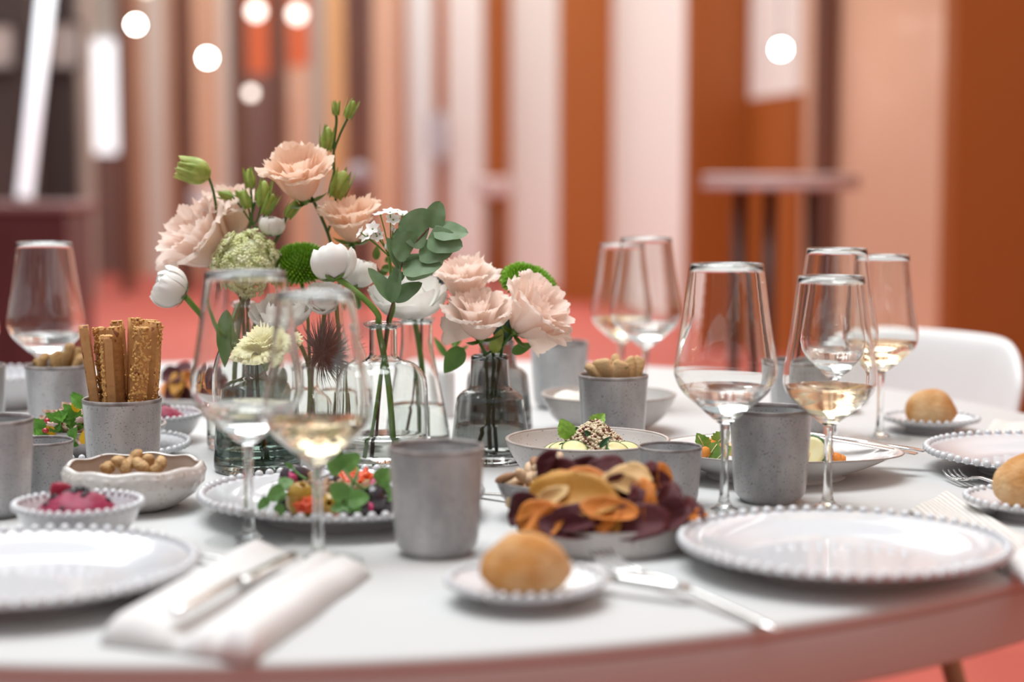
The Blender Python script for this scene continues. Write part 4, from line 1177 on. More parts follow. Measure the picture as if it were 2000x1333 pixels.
FLOWER_LAYERS = {
    'peach': [('peach0', 5, 1.0, 0), ('peach1', 5, 1.0, 0.6), ('peach2', 4, 1.0, 0.2), ('peach3', 3, 1.0, 0.5)],
    'blush': [('blush0', 5, 1.0, 0), ('blush1', 5, 1.0, 0.6), ('blush2', 4, 1.0, 0.2), ('blush3', 3, 1.0, 0.5)],
    'ran': [('ran0', 5, 1.04, 0), ('ran0', 5, 0.94, 0.63), ('ran1', 5, 1.0, 0.2), ('ran2', 4, 1.0, 0.5), ('ran2', 3, 0.75, 0.1)],
    'open': [('open0', 6, 1.0, 0), ('open0', 6, 0.93, 0.52), ('open1', 5, 1.0, 0.2), ('ran1', 5, 0.72, 0.5), ('ran2', 4, 0.62, 0.3)],
    'carn': [('carn', 9, 1.0, 0), ('carn', 8, 0.9, 0.35), ('carn1', 8, 1.0, 0.2), ('carn2', 5, 1.0, 0.4)],
}
frnd = random.Random(77)
def bloom(root, kind, c, axis, R, spin=0.0, sepals=5):
    """bloom as a part of its stem: receptacle mesh with petals as its children"""
    hz = 1.45 if kind in ('peach', 'blush') else 1.0
    R *= 1.12 if kind in ('peach', 'blush') else 1.04
    M = T(c - root.location) @ frame_from(axis) @ RZ(spin) @ Matrix.Diagonal((R, R, R * hz, 1))
    b = put('bloom', CALYX, root, mtx=M)
    for key, n, s, off in FLOWER_LAYERS[kind]:
        for k in range(n):
            a = off + 2 * math.pi * k / n + frnd.uniform(-0.12, 0.12)
            tilt = frnd.uniform(-0.12, 0.12)
            put('petal', PET[key][frnd.randrange(len(PET[key]))], b, mtx=RZ(a) @ RY(tilt) @ Matrix.Scale(s * frnd.uniform(0.95, 1.06), 4))
    for k in range(sepals):
        a = 2 * math.pi * k / max(1, sepals) + 0.3
        put('sepal', SEPAL, b, mtx=RZ(a) @ T((0, 0.06, -0.06)) @ RX(-0.25))
    return b
def flower(name, lab, cat, pts, rads, m, group=None):
    """stem through world points from the foot up"""
    base = Vector(pts[0])
    t_ = thing(name, base, lab, cat, group)
    obj('stem', tube([Vector(p) - base for p in pts], rads, 8, smooth=5), m, t_)
    return t_
def bud_vf(L, r, openness=0.0):
    return lathe(smooth_prof([(0, 0), (r * 0.55, L * 0.05), (r * 0.95, L * 0.28), (r, L * 0.45), (r * (0.72 + openness), L * 0.75), (r * (0.35 + openness), L * 0.95), (0, L)], 3), 14)
def bud(root, c, axis, L, r, m=None, openness=0.0, pointed=True, nm='bud'):
    M = T(c - root.location) @ frame_from(axis)
    b = obj(nm, bud_vf(L, r, openness), m or M_bud, root, mtx=M)
    if pointed:
        for k in range(5):
            me = PET.setdefault('budsep%.4f' % L, new_mesh('sepal', leaf_vf(L * 1.12, r * 0.33, 0.3, -0.02, 0, 8, 3), M_bsep))
            put('sepal', me, b, mtx=RZ(k * 1.257) @ T((0, r * 0.35, 0)) @ RX(math.radians(84)) @ T((0, 0, -r * 0.62)))
    return b
def leaf(root, p, along, nrm, L, Wd, m=None, fold=0.25, curl=0.2, nm='leaf', tip=1.0, ex=0.85):
    return obj(nm, leaf_vf(L, Wd, fold, curl, 0, 16, 5, tip, ex), m or M_leafg, root, mtx=T(-root.location) @ leaf_mtx(Vector(p), along, nrm))
def foot(key, dx, dy, z=0.012):
    return VASE[key] + Vector((dx, dy, z))
def mouth(key, z, dx=0.0, dy=0.0):
    return VASE[key] + Vector((dx, dy, z))

# --- tall peach lisianthus with buds, standing in the slender vase v5
r_ = flower('lisianthus', 'tall peach lisianthus with two slim buds rising above all other flowers', 'flower',
            [foot('v5', 0.010, 0.0), mouth('v5', 0.10, 0.004), mouth('v5', 0.18, -0.003), WF(645, 470, 2.03), WF(618, 405, 1.99), WF(600, 372, 1.975)], 0.0019, M_stemd)
bloom(r_, 'peach', WF(594, 392, 1.975), (-0.12, -0.42, 0.85), 0.033, 0.5, 3)
s2 = [WF(640, 455, 2.03), WF(655, 400, 2.02), WF(653, 340, 2.01), WF(652, 290, 2.01), WF(657, 240, 2.01), WF(656, 224, 2.01)]
obj('side_stem', tube([p - r_.location for p in s2], 0.0015, 8, smooth=4), M_stemd, r_)
s3 = [WF(652, 296, 2.01), WF(664, 262, 2.01), WF(678, 232, 2.01)]
obj('side_stem', tube([p - r_.location for p in s3], 0.0013, 8, smooth=4), M_stemd, r_)
bud(r_, WF(656, 226, 2.01), (0.0, 0, 1), 0.0155, 0.0042)
bud(r_, WF(677, 232, 2.01), (0.38, 0, 0.9), 0.0215, 0.0056)
bud(r_, WF(636, 296, 2.01), (0.12, 0, 1), 0.0275, 0.0075)
obj('side_stem', tube([p - r_.location for p in [WF(650, 330, 2.01), WF(640, 312, 2.01), WF(636, 296, 2.01)]], 0.0013, 8, smooth=3), M_stemd, r_)
bud(r_, WF(655, 388, 2.015), (0.32, -0.1, 0.9), 0.033, 0.0105)
# --- peach lisianthus (685,430)
r_ = flower('lisianthus', 'peach lisianthus with ruffled rim beside the white star flowers', 'flower',
            [foot('v5', -0.008, 0.006), mouth('v5', 0.10, 0.0), mouth('v5', 0.18, 0.006), WF(692, 520, 2.03), WF(690, 475, 2.0)], 0.0019, M_stemd)
bloom(r_, 'peach', WF(690, 473, 2.0), (-0.10, -0.30, 0.92), 0.029, 1.3, 4)
leaf(r_, WF(668, 500, 2.01), (-0.6, -0.2, 0.4), (0, -0.6, 0.7), 0.02, 0.004)
# --- back left peach pair
r_ = flower('lisianthus', 'pale peach lisianthus leaning out behind the white ranunculus and viburnum', 'flower',
            [foot('v4', -0.010, 0.008), mouth('v4', 0.10, 0.0), mouth('v4', 0.17, -0.003), WF(445, 560, 2.06), WF(425, 510, 2.06)], 0.0019, M_stemd)
bloom(r_, 'blush', WF(432, 505, 2.06), (-0.55, -0.45, 0.6), 0.040, 0.2, 4)
bloom(r_, 'blush', WF(462, 460, 2.10), (-0.15, -0.35, 0.9), 0.032, 0.9, 3)
obj('side_stem', tube([p - r_.location for p in [WF(440, 540, 2.07), WF(455, 500, 2.09), WF(462, 462, 2.10)]], 0.0017, 8, smooth=3), M_stemd, r_)
# --- closed yellow-green bud reaching out left
r_ = flower('lisianthus_bud', 'nodding yellow-green bud on a thin stem above the pale peach blooms', 'flower bud',
            [foot('v4', 0.010, 0.008), mouth('v4', 0.10, 0.004), mouth('v4', 0.17, 0.004), WF(440, 520, 2.04), WF(425, 425, 2.02), WF(417, 375, 2.01), WF(407, 345, 2.01)], 0.0016, M_stemd)
b_ = bud(r_, WF(411, 343, 2.01), (-0.95, -0.1, 0.28), 0.036, 0.0135, M_bud, 0.22, False)
for k in range(5):
    put('petal', PET.setdefault('yb', new_mesh('petal', petal_vf([(0.002, 0), (0.0118, 0.006), (0.0148, 0.016), (0.0125, 0.028), (0.0115, 0.038)], 0.72, 0.006, 2.0, 3.3), M_bud)), b_, mtx=RZ(k * 1.257))
# --- bud cluster
r_ = flower('lisianthus_bud', 'cluster of small green buds on thin stems behind the viburnum', 'flower bud',
            [foot('v4', 0.002, -0.010), mouth('v4', 0.10, 0.006), mouth('v4', 0.17, 0.006), WF(485, 470, 2.03), WF(492, 420, 2.02), WF(498, 395, 2.02)], 0.0015, M_stemd)
for (px, py, ax, L, rr) in [(490, 368, (-0.1, 0, 1), 0.022, 0.006), (510, 405, (0.15, 0, 1), 0.030, 0.0082), (486, 408, (-0.3, -0.1, 0.9), 0.022, 0.0065), (455, 385, (-0.95, 0, 0.25), 0.017, 0.0052), (478, 385, (-0.8, 0, 0.4), 0.012, 0.004), (516, 420, (0.4, -0.1, 0.85), 0.026, 0.007)]:
    c = WF(px, py, 2.02)
    bud(r_, c, ax, L, rr)
    obj('side_stem', tube([c - r_.location, WF((px + 494) / 2, py + 25, 2.02) - r_.location, WF(493, 440, 2.02) - r_.location], 0.0011, 6, smooth=3), M_stemd, r_)
# --- half open white bud
r_ = flower('lisianthus_bud', 'half open white bud with green base below the tall peach bloom', 'flower bud',
            [foot('v4', 0.014, -0.004), mouth('v4', 0.10, 0.008), mouth('v4', 0.17, 0.008), WF(520, 500, 2.02), WF(548, 455, 2.01), WF(566, 405, 2.0)], 0.0016, M_stemd)
bloom(r_, 'ran', WF(529, 460, 2.01), (0.12, -0.1, 1), 0.0138, 0.4, 4)
bud(r_, WF(560, 425, 2.0), (0.55, 0, 0.8), 0.022, 0.0062)

# --- white ranunculus
r_ = flower('ranunculus', 'round white ranunculus leaning far out beside the breadsticks', 'flower',
            [foot('v4', -0.012, -0.010), mouth('v4', 0.09, -0.012), mouth('v4', 0.165, -0.004, -0.004), WF(432, 655, 1.95), WF(390, 612, 1.92), WF(362, 580, 1.90)], 0.0034, M_stemg)
bloom(r_, 'ran', WF(360, 576, 1.90), (-0.88, -0.22, 0.42), 0.0225, 0.4)
r_ = flower('ranunculus', 'white ranunculus bowing on a thick bent stem from the round-shouldered vase', 'flower',
            [foot('v1', 0.012, -0.012), foot('v1', 0.006, -0.006, 0.09), mouth('v1', 0.150, -0.004, -0.006), WF(738, 615, 1.84), WF(712, 585, 1.84), WF(680, 558, 1.845), WF(660, 545, 1.85)], 0.0034, M_stemg)
bloom(r_, 'ran', WF(652, 546, 1.85), (-0.12, 0.25, 0.92), 0.0228, 0.1)
r_ = flower('ranunculus', 'white ranunculus bud pressed beside the bowing one with thick stem', 'flower',
            [foot('v5', 0.004, -0.008), mouth('v5', 0.10, 0.005), mouth('v5', 0.178, 0.004, -0.003), WF(700, 600, 1.97), WF(694, 562, 1.92)], 0.0032, M_stemg)
bloom(r_, 'ran', WF(692, 560, 1.915), (0.10, 0.1, 0.95), 0.0195, 0.8)
r_ = flower('ranunculus', 'wide white ranunculus spreading behind the eucalyptus sprig', 'flower',
            [foot('v6', 0.008, 0.0), mouth('v6', 0.09, 0.006), mouth('v6', 0.150, -0.003), WF(800, 620, 1.97), WF(798, 608, 1.95)], 0.0034, M_stemg)
bloom(r_, 'open', WF(795, 612, 1.95), (0.02, -0.28, 0.92), 0.0345, 0.25)
r_ = flower('ranunculus', 'white ranunculus half hidden behind the wine glasses by the carnation', 'flower',
            [foot('v7', -0.006, 0.008), mouth('v7', 0.06, 0.0), mouth('v7', 0.10, -0.002, 0.002), WF(572, 660, 1.96), WF(560, 632, 1.95)], 0.003, M_stemg)
bloom(r_, 'open', WF(558, 632, 1.95), (-0.12, -0.35, 0.9), 0.0265, 0.6)
r_ = flower('ranunculus', 'small white ranunculus under the bowing one behind the wine glass', 'flower',
            [foot('v7', 0.008, 0.004), mouth('v7', 0.06, 0.003), mouth('v7', 0.10, 0.004, 0.003), WF(632, 640, 1.965), WF(640, 600, 1.955)], 0.003, M_stemg)
bloom(r_, 'open', WF(638, 598, 1.955), (0.05, -0.5, 0.8), 0.0195, 0.2)

# --- viburnum ball
r_ = flower('viburnum', 'pale green viburnum snowball with drooping leaves in the tall clear vase', 'flower',
            [foot('v4', 0.004, 0.012), mouth('v4', 0.10, 0.002), mouth('v4', 0.17, 0.0), WF(482, 580, 1.99), WF(480, 535, 1.985)], 0.0024, M_stemg)
flo = []
for k in range(5):
    flo.append(xf(ball(0.0014, 0.0019, 0.0009, 6, 4, (0, 0.0023, 0.0003)), RZ(k * 1.257) @ RX(0.25)))
flo = join(*flo, ball(0.0009, 0.0009, 0.0007, 5, 3))
vr = random.Random(3)
parts = []
vc = WF(480, 515, 1.985)
for k in range(560):
    d_ = Vector((vr.gauss(0, 1), vr.gauss(0, 1), vr.gauss(0, 1))).normalized()
    rr = 0.034 * (1 + 0.30 * noise.noise(d_ * 4.5))
    parts.append(xf(flo, T(d_ * rr) @ frame_from(d_ + Vector((vr.uniform(-.3, .3), vr.uniform(-.3, .3), vr.uniform(-.3, .3)))) @ RZ(vr.random() * 6) @ Matrix.Scale(vr.uniform(0.8, 1.25), 4)))
o = obj('florets', join(ball(0.0275, 0.0275, 0.0275, 20, 14), *parts), M_vib, r_, mtx=T(vc - r_.location)); o['kind'] = 'stuff'
leaf(r_, WF(437, 605, 1.96), (-0.05, -0.1, -1), (-0.3, -0.9, 0.1), 0.064, 0.0135, None, 0.25, 0.06)
leaf(r_, WF(520, 612, 1.96), (0.12, -0.1, 1.0), (0.1, -0.9, 0.2), -0.045, 0.0125, M_leafg, 0.35, 0.05)
leaf(r_, WF(455, 690, 1.95), (-0.1, -0.1, 1.0), (0.5, -0.8, 0.2), 0.032, 0.0055, M_leafg, 0.4, 0.05)

# --- green chrysanthemums
mumpet = ball(0.0017, 0.0011, 0.0052, 6, 5, (0, 0, 0.003))
def mum(root, c, axis, R, flat, seed):
    mr = random.Random(seed)
    parts = [ball(R * 0.8, R * 0.8, R * 0.8 * flat, 18, 10)]
    n = int(520)
    for k in range(n):
        z = 1 - 1.45 * (k + 0.5) / n
        a = k * 2.399963
        s = math.sqrt(max(0, 1 - z * z))
        d_ = Vector((s * math.cos(a), s * math.sin(a), z))
        p = Vector((d_.x * R * 0.86, d_.y * R * 0.86, d_.z * R * 0.86 * flat))
        nrm = Vector((d_.x, d_.y, d_.z / flat)) + Vector((0, 0, 0.25))
        parts.append(xf(mumpet, T(p) @ frame_from(nrm) @ RZ(a) @ Matrix.Scale(mr.uniform(0.8, 1.1) * (0.75 + 0.4 * (1 - max(0, z))), 4)))
    o = obj('flower_head', join(*parts), M_mum, root, mtx=T(c - root.location) @ frame_from(axis)); o['kind'] = 'stuff'
    return o
r_ = flower('chrysanthemum', 'green button chrysanthemum between the viburnum and the bowing ranunculus', 'flower',
            [foot('v7', 0.0, 0.014), mouth('v7', 0.06, 0.002, 0.004), mouth('v7', 0.10, 0.0, 0.004), WF(596, 600, 2.01), WF(588, 545, 2.03)], 0.0024, M_stemg)
mum(r_, WF(586, 520, 2.03), (-0.1, -0.35, 0.92), 0.030, 0.78, 4)
r_ = flower('chrysanthemum', 'green button chrysanthemum tilted above the blush lisianthus', 'flower',
            [foot('v2b', 0.006, 0.0), mouth('v2b', 0.07, 0.0), mouth('v2b', 0.115, 0.004), WF(1000, 620, 2.06), WF(1026, 572, 2.03)], 0.0024, M_stemg)
mum(r_, WF(1034, 556, 2.03), (0.38, -0.25, 0.88), 0.030, 0.62, 9)
leaf(r_, WF(1000, 600, 2.05), (-0.6, -0.3, 0.35), (0, -0.5, 0.8), 0.035, 0.010, mat('bluegreen_leaf', (0.05, 0.13, 0.09), 0.5))
leaf(r_, WF(1050, 618, 2.04), (0.9, -0.1, 0.1), (0, -0.6, 0.7), 0.022, 0.008, M_leafg)

# --- blush lisianthus in the smoky vase
grp = 'blush lisianthus in the smoky vase'
r_ = flower('lisianthus', 'blush lisianthus facing front over the rim of the smoky vase', 'flower',
            [foot('v2', -0.012, -0.006), mouth('v2', 0.06, 0.0), mouth('v2', 0.117, 0.004, -0.004), WF(948, 690, 1.885), WF(936, 668, 1.88)], 0.0018, M_stemd)
bloom(r_, 'blush', WF(938, 662, 1.88), (-0.05, -0.35, 0.93), 0.030, 0.2, 3)
put('petal', PET['blush0'][1], r_, mtx=T(WF(925, 655, 1.88) - r_.location) @ frame_from((-0.75, -0.4, -0.1)) @ RZ(2.6) @ Matrix.Scale(0.030, 4))
r_ = flower('lisianthus', 'blush lisianthus drooping over the side of the smoky vase towards the rusks', 'flower',
            [foot('v2', 0.006, -0.010), mouth('v2', 0.06, 0.004), mouth('v2', 0.117, 0.012, -0.004), WF(986, 670, 1.88), WF(1002, 650, 1.88)], 0.0018, M_stemd)
bloom(r_, 'blush', WF(1006, 648, 1.88), (0.62, -0.35, 0.62), 0.036, 0.9, 4)
put('petal', PET['blush0'][0], r_, mtx=T(WF(1010, 640, 1.875) - r_.location) @ frame_from((0.35, -0.35, -0.75)) @ RZ(0.4) @ Matrix.Scale(0.036, 4))
r_ = flower('lisianthus', 'blush lisianthus standing behind the front one in the smoky vase', 'flower',
            [foot('v2', 0.0, 0.010), mouth('v2', 0.06, -0.002, 0.004), mouth('v2', 0.117, -0.006, 0.006), WF(918, 640, 1.945), WF(912, 602, 1.95)], 0.0018, M_stemd)
bloom(r_, 'blush', WF(910, 592, 1.95), (-0.05, -0.25, 0.95), 0.0285, 1.2, 4)
bud(r_, WF(893, 640, 1.93), (-0.2, -0.1, 1), 0.028, 0.0075)
leaf(r_, WF(895, 655, 1.93), (-0.25, 0, 0.9), (-0.4, -0.8, 0), 0.036, 0.007, M_bud)
for (px, py, al, L, wd, m) in [(905, 680, (-0.5, -0.2, -0.6), 0.034, 0.011, M_leafg), (975, 668, (0.3, -0.3, 0.7), 0.040, 0.012, mat('bluegreen_leaf', (0.05, 0.13, 0.09), 0.5)), (962, 690, (0.3, -0.3, 0.8), 0.030, 0.007, M_bud), (1000, 690, (0.8, -0.1, 0.4), 0.025, 0.006, M_leafg)]:
    leaf(r_, WF(px, py, 1.90), al, (0, -0.8, 0.3), L, wd, m)

# --- yellow carnation
r_ = flower('carnation', 'pale yellow carnation lying over the neck of the dark green vase', 'flower',
            [foot('v3', 0.008, 0.0), mouth('v3', 0.09, 0.002), mouth('v3', 0.142, 0.002, -0.002), WF(520, 720, 1.82), WF(526, 712, 1.81)], 0.0022, M_stemg)
bloom(r_, 'carn', WF(524, 708, 1.81), (-0.18, -0.30, 0.92), 0.034, 0.3, 0)
leaf(r_, WF(545, 715, 1.80), (-0.05, -0.15, -1.0), (0.2, -0.9, 0.1), 0.03, 0.009, mat('bluegreen_leaf', (0.05, 0.13, 0.09), 0.5), 0.4, 0.0)
# --- grey thistle
r_ = flower('thistle', 'grey spiky thistle head drooping beside the yellow carnation', 'flower',
            [foot('v7', 0.004, -0.008), mouth('v7', 0.06, 0.003), mouth('v7', 0.10, 0.006, -0.003), WF(636, 700, 1.93), WF(632, 708, 1.91)], 0.002, M_stembr)
tr = random.Random(6)
parts = [ball(0.010, 0.010, 0.013, 12, 8, (0, 0, 0.010))]
for k in range(420):
    z = tr.uniform(-0.55, 1.0); a = tr.random() * 6.28
    s = math.sqrt(1 - z * z)
    d_ = Vector((s * math.cos(a), s * math.sin(a), z + 0.25)).normalized()
    L = tr.uniform(0.022, 0.040)
    p0 = d_ * 0.007 + Vector((0, 0, 0.010))
    parts.append(tube([p0, p0 + d_ * L * 0.6 + Vector((0, 0, 0.001)), p0 + d_ * L + Vector((0, 0, 0.004))], [0.0008, 0.00055, 0.00015], 3))
tc_ = WF(618, 700, 1.91)
o = obj('spiny_head', join(*parts), M_this, r_, mtx=T(tc_ - r_.location) @ frame_from((0.6, -0.25, 0.35))); o['kind'] = 'stuff'
# dark sprig behind the white blooms
r_ = flower('sea_holly', 'dark blue-grey sea holly sprig behind the wide white ranunculus', 'flower',
            [foot('v6', -0.008, 0.006), mouth('v6', 0.09, 0.004), mouth('v6', 0.15, 0.006, 0.004), WF(835, 590, 2.02), WF(842, 545, 2.02)], 0.0016, M_stembr)
for k, (dx, dz) in enumerate([(0.9, 0.35), (0.6, 0.8), (-0.6, 0.5), (1.0, -0.1), (0.2, 1.0), (-0.9, 0.2), (0.9, -0.5)]):
    leaf(r_, WF(842, 548, 2.02), (dx, -0.15, dz), (0, -0.9, 0.1), 0.022, 0.003, mat('sea_holly_leaf', (0.05, 0.08, 0.09), 0.5), 0.5, 0.1)
for (px, py) in [(722, 520), (735, 508), (745, 525), (728, 535), (752, 512), (740, 540), (716, 548)]:
    c = WF(px, py, 2.05)
    leaf(r_, c, (frnd.uniform(-1, 1), 0, frnd.uniform(-0.2, 1)), (0, -0.9, 0.2), 0.016, 0.004, M_calyx, 0.4, 0.1)
obj('side_stem', tube([p - r_.location for p in [WF(830, 600, 2.03), WF(770, 570, 2.05), WF(735, 520, 2.05)]], 0.0012, 6, smooth=3), M_stembr, r_)

# --- eucalyptus sprig
eu = [foot('v1', -0.010, 0.002), foot('v1', -0.004, 0.0, 0.08), mouth('v1', 0.152, 0.004, 0.0), WF(762, 610, 1.845), WF(773, 572, 1.84), WF(782, 525, 1.835), WF(808, 480, 1.83), WF(838, 445, 1.83)]
r_ = flower('eucalyptus', 'eucalyptus sprig with rounded grey-green leaves in the round-shouldered vase', 'eucalyptus', eu, [0.0017, 0.0017, 0.0016, 0.0015, 0.0014, 0.0012, 0.001, 0.0008], M_stembr)
def eleaf(px, py, dd, al, nr, L, wd, tip=1.0, fold=0.12, curl=0.08):
    leaf(r_, WF(px, py, 1.835 + dd), al, nr, L, wd, M_euc, fold, curl, tip=tip, ex=0.5 if tip < 1 else 0.65)
eleaf(766, 590, 0, (-0.55, 0.05, 0.85), (0.6, -0.75, 0.3), 0.044, 0.0095, 1.0, 0.35)
eleaf(764, 592, -0.002, (0.18, -0.1, 1.0), (-0.3, -0.95, 0.1), 0.042, 0.0085, 1.0, 0.25)
eleaf(768, 588, 0.002, (0.92, 0, 0.62), (-0.3, -0.8, 0.5), 0.036, 0.0105, 1.0, 0.15)
eleaf(782, 526, -0.002, (-0.35, -0.1, 0.95), (0.6, -0.8, 0.1), 0.036, 0.0078, 1.0, 0.35)
eleaf(780, 530, -0.004, (-0.1, -0.15, -1.0), (0.2, -0.95, 0.1), 0.012, 0.006, 0.8)
eleaf(786, 522, -0.006, (0.95, -0.2, 0.10), (0.05, -0.75, 0.65), 0.042, 0.0155, 0.8)
eleaf(786, 528, 0.004, (0.95, 0, 0.20), (0.05, -0.8, -0.5), 0.045, 0.0155, 0.8)
eleaf(812, 476, -0.002, (-0.85, -0.05, 0.35), (0.1, -0.95, 0.2), 0.026, 0.0195, 0.72)
eleaf(806, 488, -0.006, (-0.75, -0.1, 0.40), (0.2, -0.95, 0.0), 0.024, 0.017, 0.75)
eleaf(838, 450, -0.003, (-0.95, -0.05, 0.18), (0.05, -0.98, 0.1), 0.033, 0.0215, 0.72)
eleaf(842, 446, 0.0, (0.30, 0.05, 0.95), (0.1, -0.98, 0.1), 0.030, 0.0115, 0.85, 0.2)
eleaf(846, 452, -0.004, (0.95, -0.1, 0.0), (0.0, -0.75, 0.65), 0.037, 0.013, 0.85)
eleaf(836, 465, -0.006, (0.92, -0.2, -0.2), (0.0, -0.9, 0.4), 0.038, 0.0145, 0.8)
eleaf(818, 492, -0.004, (0.9, -0.2, 0.0), (0.1, -0.9, 0.4), 0.036, 0.0135, 0.8)
# --- white star flowers
st_ = [foot('v1', -0.016, -0.006), foot('v1', -0.004, -0.003, 0.09), mouth('v1', 0.152, 0.006, 0.004), WF(769, 600, 1.855), WF(764, 540, 1.85), WF(760, 500, 1.85)]
r_ = flower('star_flower', 'umbel of small white star flowers on one stem beside the eucalyptus', 'flower', st_, 0.0019, M_stemg)
star = new_mesh('petal', leaf_vf(0.0085, 0.0033, 0.15, 0.1, 0, 6, 2, 0.8), M_whitep)
cen = new_mesh('bloom', ball(0.0011, 0.0011, 0.0012, 8, 6), M_calyx)
for (px, py, ax, s) in [(718, 462, (-0.5, -0.5, 0.6), 1.2), (728, 448, (-0.3, -0.7, 0.5), 1.15), (743, 420, (-0.2, -0.2, 0.9), 1.05), (762, 416, (0.0, -0.35, 0.9), 1.15), (768, 430, (0.1, -0.7, 0.6), 1.1), (786, 420, (0.25, -0.3, 0.9), 1.15), (736, 462, (0.1, -0.8, 0.5), 1.0), (705, 455, (-0.8, -0.3, 0.5), 0.9)]:
    c = WF(px, py, 1.845)
    b_ = put('bloom', cen, r_, mtx=T(c - r_.location) @ frame_from(ax) @ Matrix.Scale(s, 4))
    for k in range(6):
        put('petal', star, b_, mtx=RZ(k * 1.047) @ RX(0.35))
    obj('flower_stalk', tube([WF(760, 502, 1.85) - r_.location, WF((px + 760) / 2 + 2, (py + 502) / 2, 1.847) - r_.location, c - r_.location], 0.0007, 6, smooth=3), M_stemg, r_)
for (px, py) in [(741, 456), (772, 458), (757, 478), (767, 452), (754, 488), (775, 480)]:
    c = WF(px, py, 1.845)
    bud(r_, c, (0, 0, 1), 0.006, 0.0019, M_whitep, 0, False)
    obj('flower_stalk', tube([WF(760, 502, 1.85) - r_.location, c - r_.location], 0.0006, 6), M_stemg, r_)
# --- green stems in the bud vase
r_ = flower('green_sprig', 'thin green sprig in the small white bud vase', 'sprig', [VASE['v8'] + Vector((0, 0, 0.02)), VASE['v8'] + Vector((0.001, 0, 0.06)), WF(876, 700, 2.25), WF(890, 670, 2.24)], 0.0013, M_stemg)
leaf(r_, WF(876, 705, 2.25), (0.6, 0, 0.5), (0, -0.9, 0.3), 0.03, 0.004)
leaf(r_, WF(874, 700, 2.25), (-0.5, 0, 0.8), (0, -0.9, 0.3), 0.03, 0.004)
leaf(r_, WF(886, 680, 2.245), (0.3, 0, 0.9), (0, -0.9, 0.3), 0.03, 0.006)

# ---------------------------------------------------------------- salad on the beaded plate
M_olive = mat('green_olive', (0.40, 0.22, 0.02), 0.25, col2=(0.48, 0.30, 0.04), scale=60, coat=0.3)
M_bolive = mat('black_olive', (0.018, 0.011, 0.014), 0.2, col2=(0.04, 0.02, 0.03), scale=60, coat=0.4)
M_tom = mat('dried_tomato', (0.60, 0.045, 0.012), 0.35, col2=(0.72, 0.12, 0.02), scale=90, bump=0.5, bscale=200)
M_onion = mat('pickled_onion', (0.38, 0.012, 0.09), 0.35, col2=(0.50, 0.05, 0.16), scale=80)
M_pea = mat('pea_shoot', (0.10, 0.24, 0.05), 0.45, col2=(0.16, 0.32, 0.08), scale=60, transl=0.25)
SY = P4.y
def olive_vf(r, l):
    return lathe(smooth_prof([(0.0022, l * 0.86), (0.003, l * 0.98), (r * 0.5, l * 0.93), (r * 0.92, l * 0.6), (r, l * 0.1), (r * 0.9, -l * 0.5), (r * 0.45, -l * 0.92), (0, -l)], 3) , 20)
OL = new_mesh('olive', join(olive_vf(0.0095, 0.0125), lathe([(0, 0.004), (0.0022, 0.0045), (0.0022, 0.0108)], 20)), M_olive)
OB_ = new_mesh('olive', join(olive_vf(0.0095, 0.0125), lathe([(0, 0.004), (0.0022, 0.0045), (0.0022, 0.0108)], 20)), M_bolive)
for (px, py, dd, ax, s, blk) in [(585, 975, -0.062, (0.25, -0.35, 0.85), 1.25, 0), (648, 985, -0.062, (-0.1, -0.95, 0.25), 1.0, 0), (607, 990, -0.05, (0.6, -0.5, 0.4), 1.0, 0),
                                 (560, 990, -0.045, (0.2, -0.2, 0.9), 1.0, 1), (582, 938, 0.02, (-0.8, -0.2, 0.3), 1.4, 1), (722, 978, -0.055, (0.8, -0.3, 0.4), 1.35, 1), (700, 992, -0.066, (0.9, -0.3, 0.1), 0.9, 1), (748, 990, -0.05, (0.3, -0.5, 0.5), 1.1, 1), (640, 950, 0.0, (0.8, 0.2, 0.3), 1.1, 1), (680, 990, -0.03, (0.1, -0.2, 0.9), 1.1, 1)]:
    p = W(px, py, SY + dd)
    p.z = max(p.z, TZ + 0.0085 + 0.0088 * s)
    o = put('olive', OB_ if blk else OL, mtx=T(p) @ frame_from(ax) @ Matrix.Scale(s, 4))
    tag(o, 'glossy black olive in the salad on the beaded plate' if blk else 'golden green pitted olive in the salad on the beaded plate', 'olive', 'black olives' if blk else 'green olives')
def lump(nm, m, px, py, dd, s, seed, ax, lab, cat, grp):
    p = W(px, py, SY + dd)
    p.z = max(p.z, TZ + 0.008 + s[2] * 0.7)
    o = obj(nm, ball(*s, 22, 14, bumpy=0.8, freq=210, seed=seed), m, mtx=T(p) @ frame_from(ax) @ RZ(seed))
    tag(o, lab, cat, grp)
for i, (px, py, dd, s, ax) in enumerate([(604, 988, -0.074, (0.013, 0.006, 0.005), (0.5, -0.7, 0.5)), (685, 930, 0.02, (0.014, 0.008, 0.006), (0, -0.4, 0.9)), (712, 935, 0.018, (0.013, 0.008, 0.007), (0.3, -0.4, 0.9)), (700, 945, 0.005, (0.010, 0.007, 0.006), (0, -0.6, 0.7)), (672, 938, 0.03, (0.012, 0.007, 0.006), (-0.3, -0.3, 0.9)), (728, 942, 0.012, (0.009, 0.007, 0.008), (0.2, -0.4, 0.9))]):
    lump('dried_tomato', M_tom, px, py, dd, s, i * 1.7, ax, 'red dried tomato piece in the salad on the beaded plate', 'tomato', 'dried tomatoes')
for i, (px, py, dd, s, ax) in enumerate([(573, 948, -0.02, (0.004, 0.010, 0.003), (0.6, -0.7, 0.2)), (728, 958, -0.03, (0.018, 0.006, 0.003), (0.1, -0.7, 0.6)), (736, 966, -0.036, (0.014, 0.006, 0.003), (0.1, -0.7, 0.6)), (722, 990, -0.07, (0.005, 0.003, 0.002), (0, -0.8, 0.5))]):
    lump('onion_piece', M_onion, px, py, dd, s, i * 0.9, ax, 'magenta pickled onion piece in the salad on the beaded plate', 'onion', 'pickled onions')
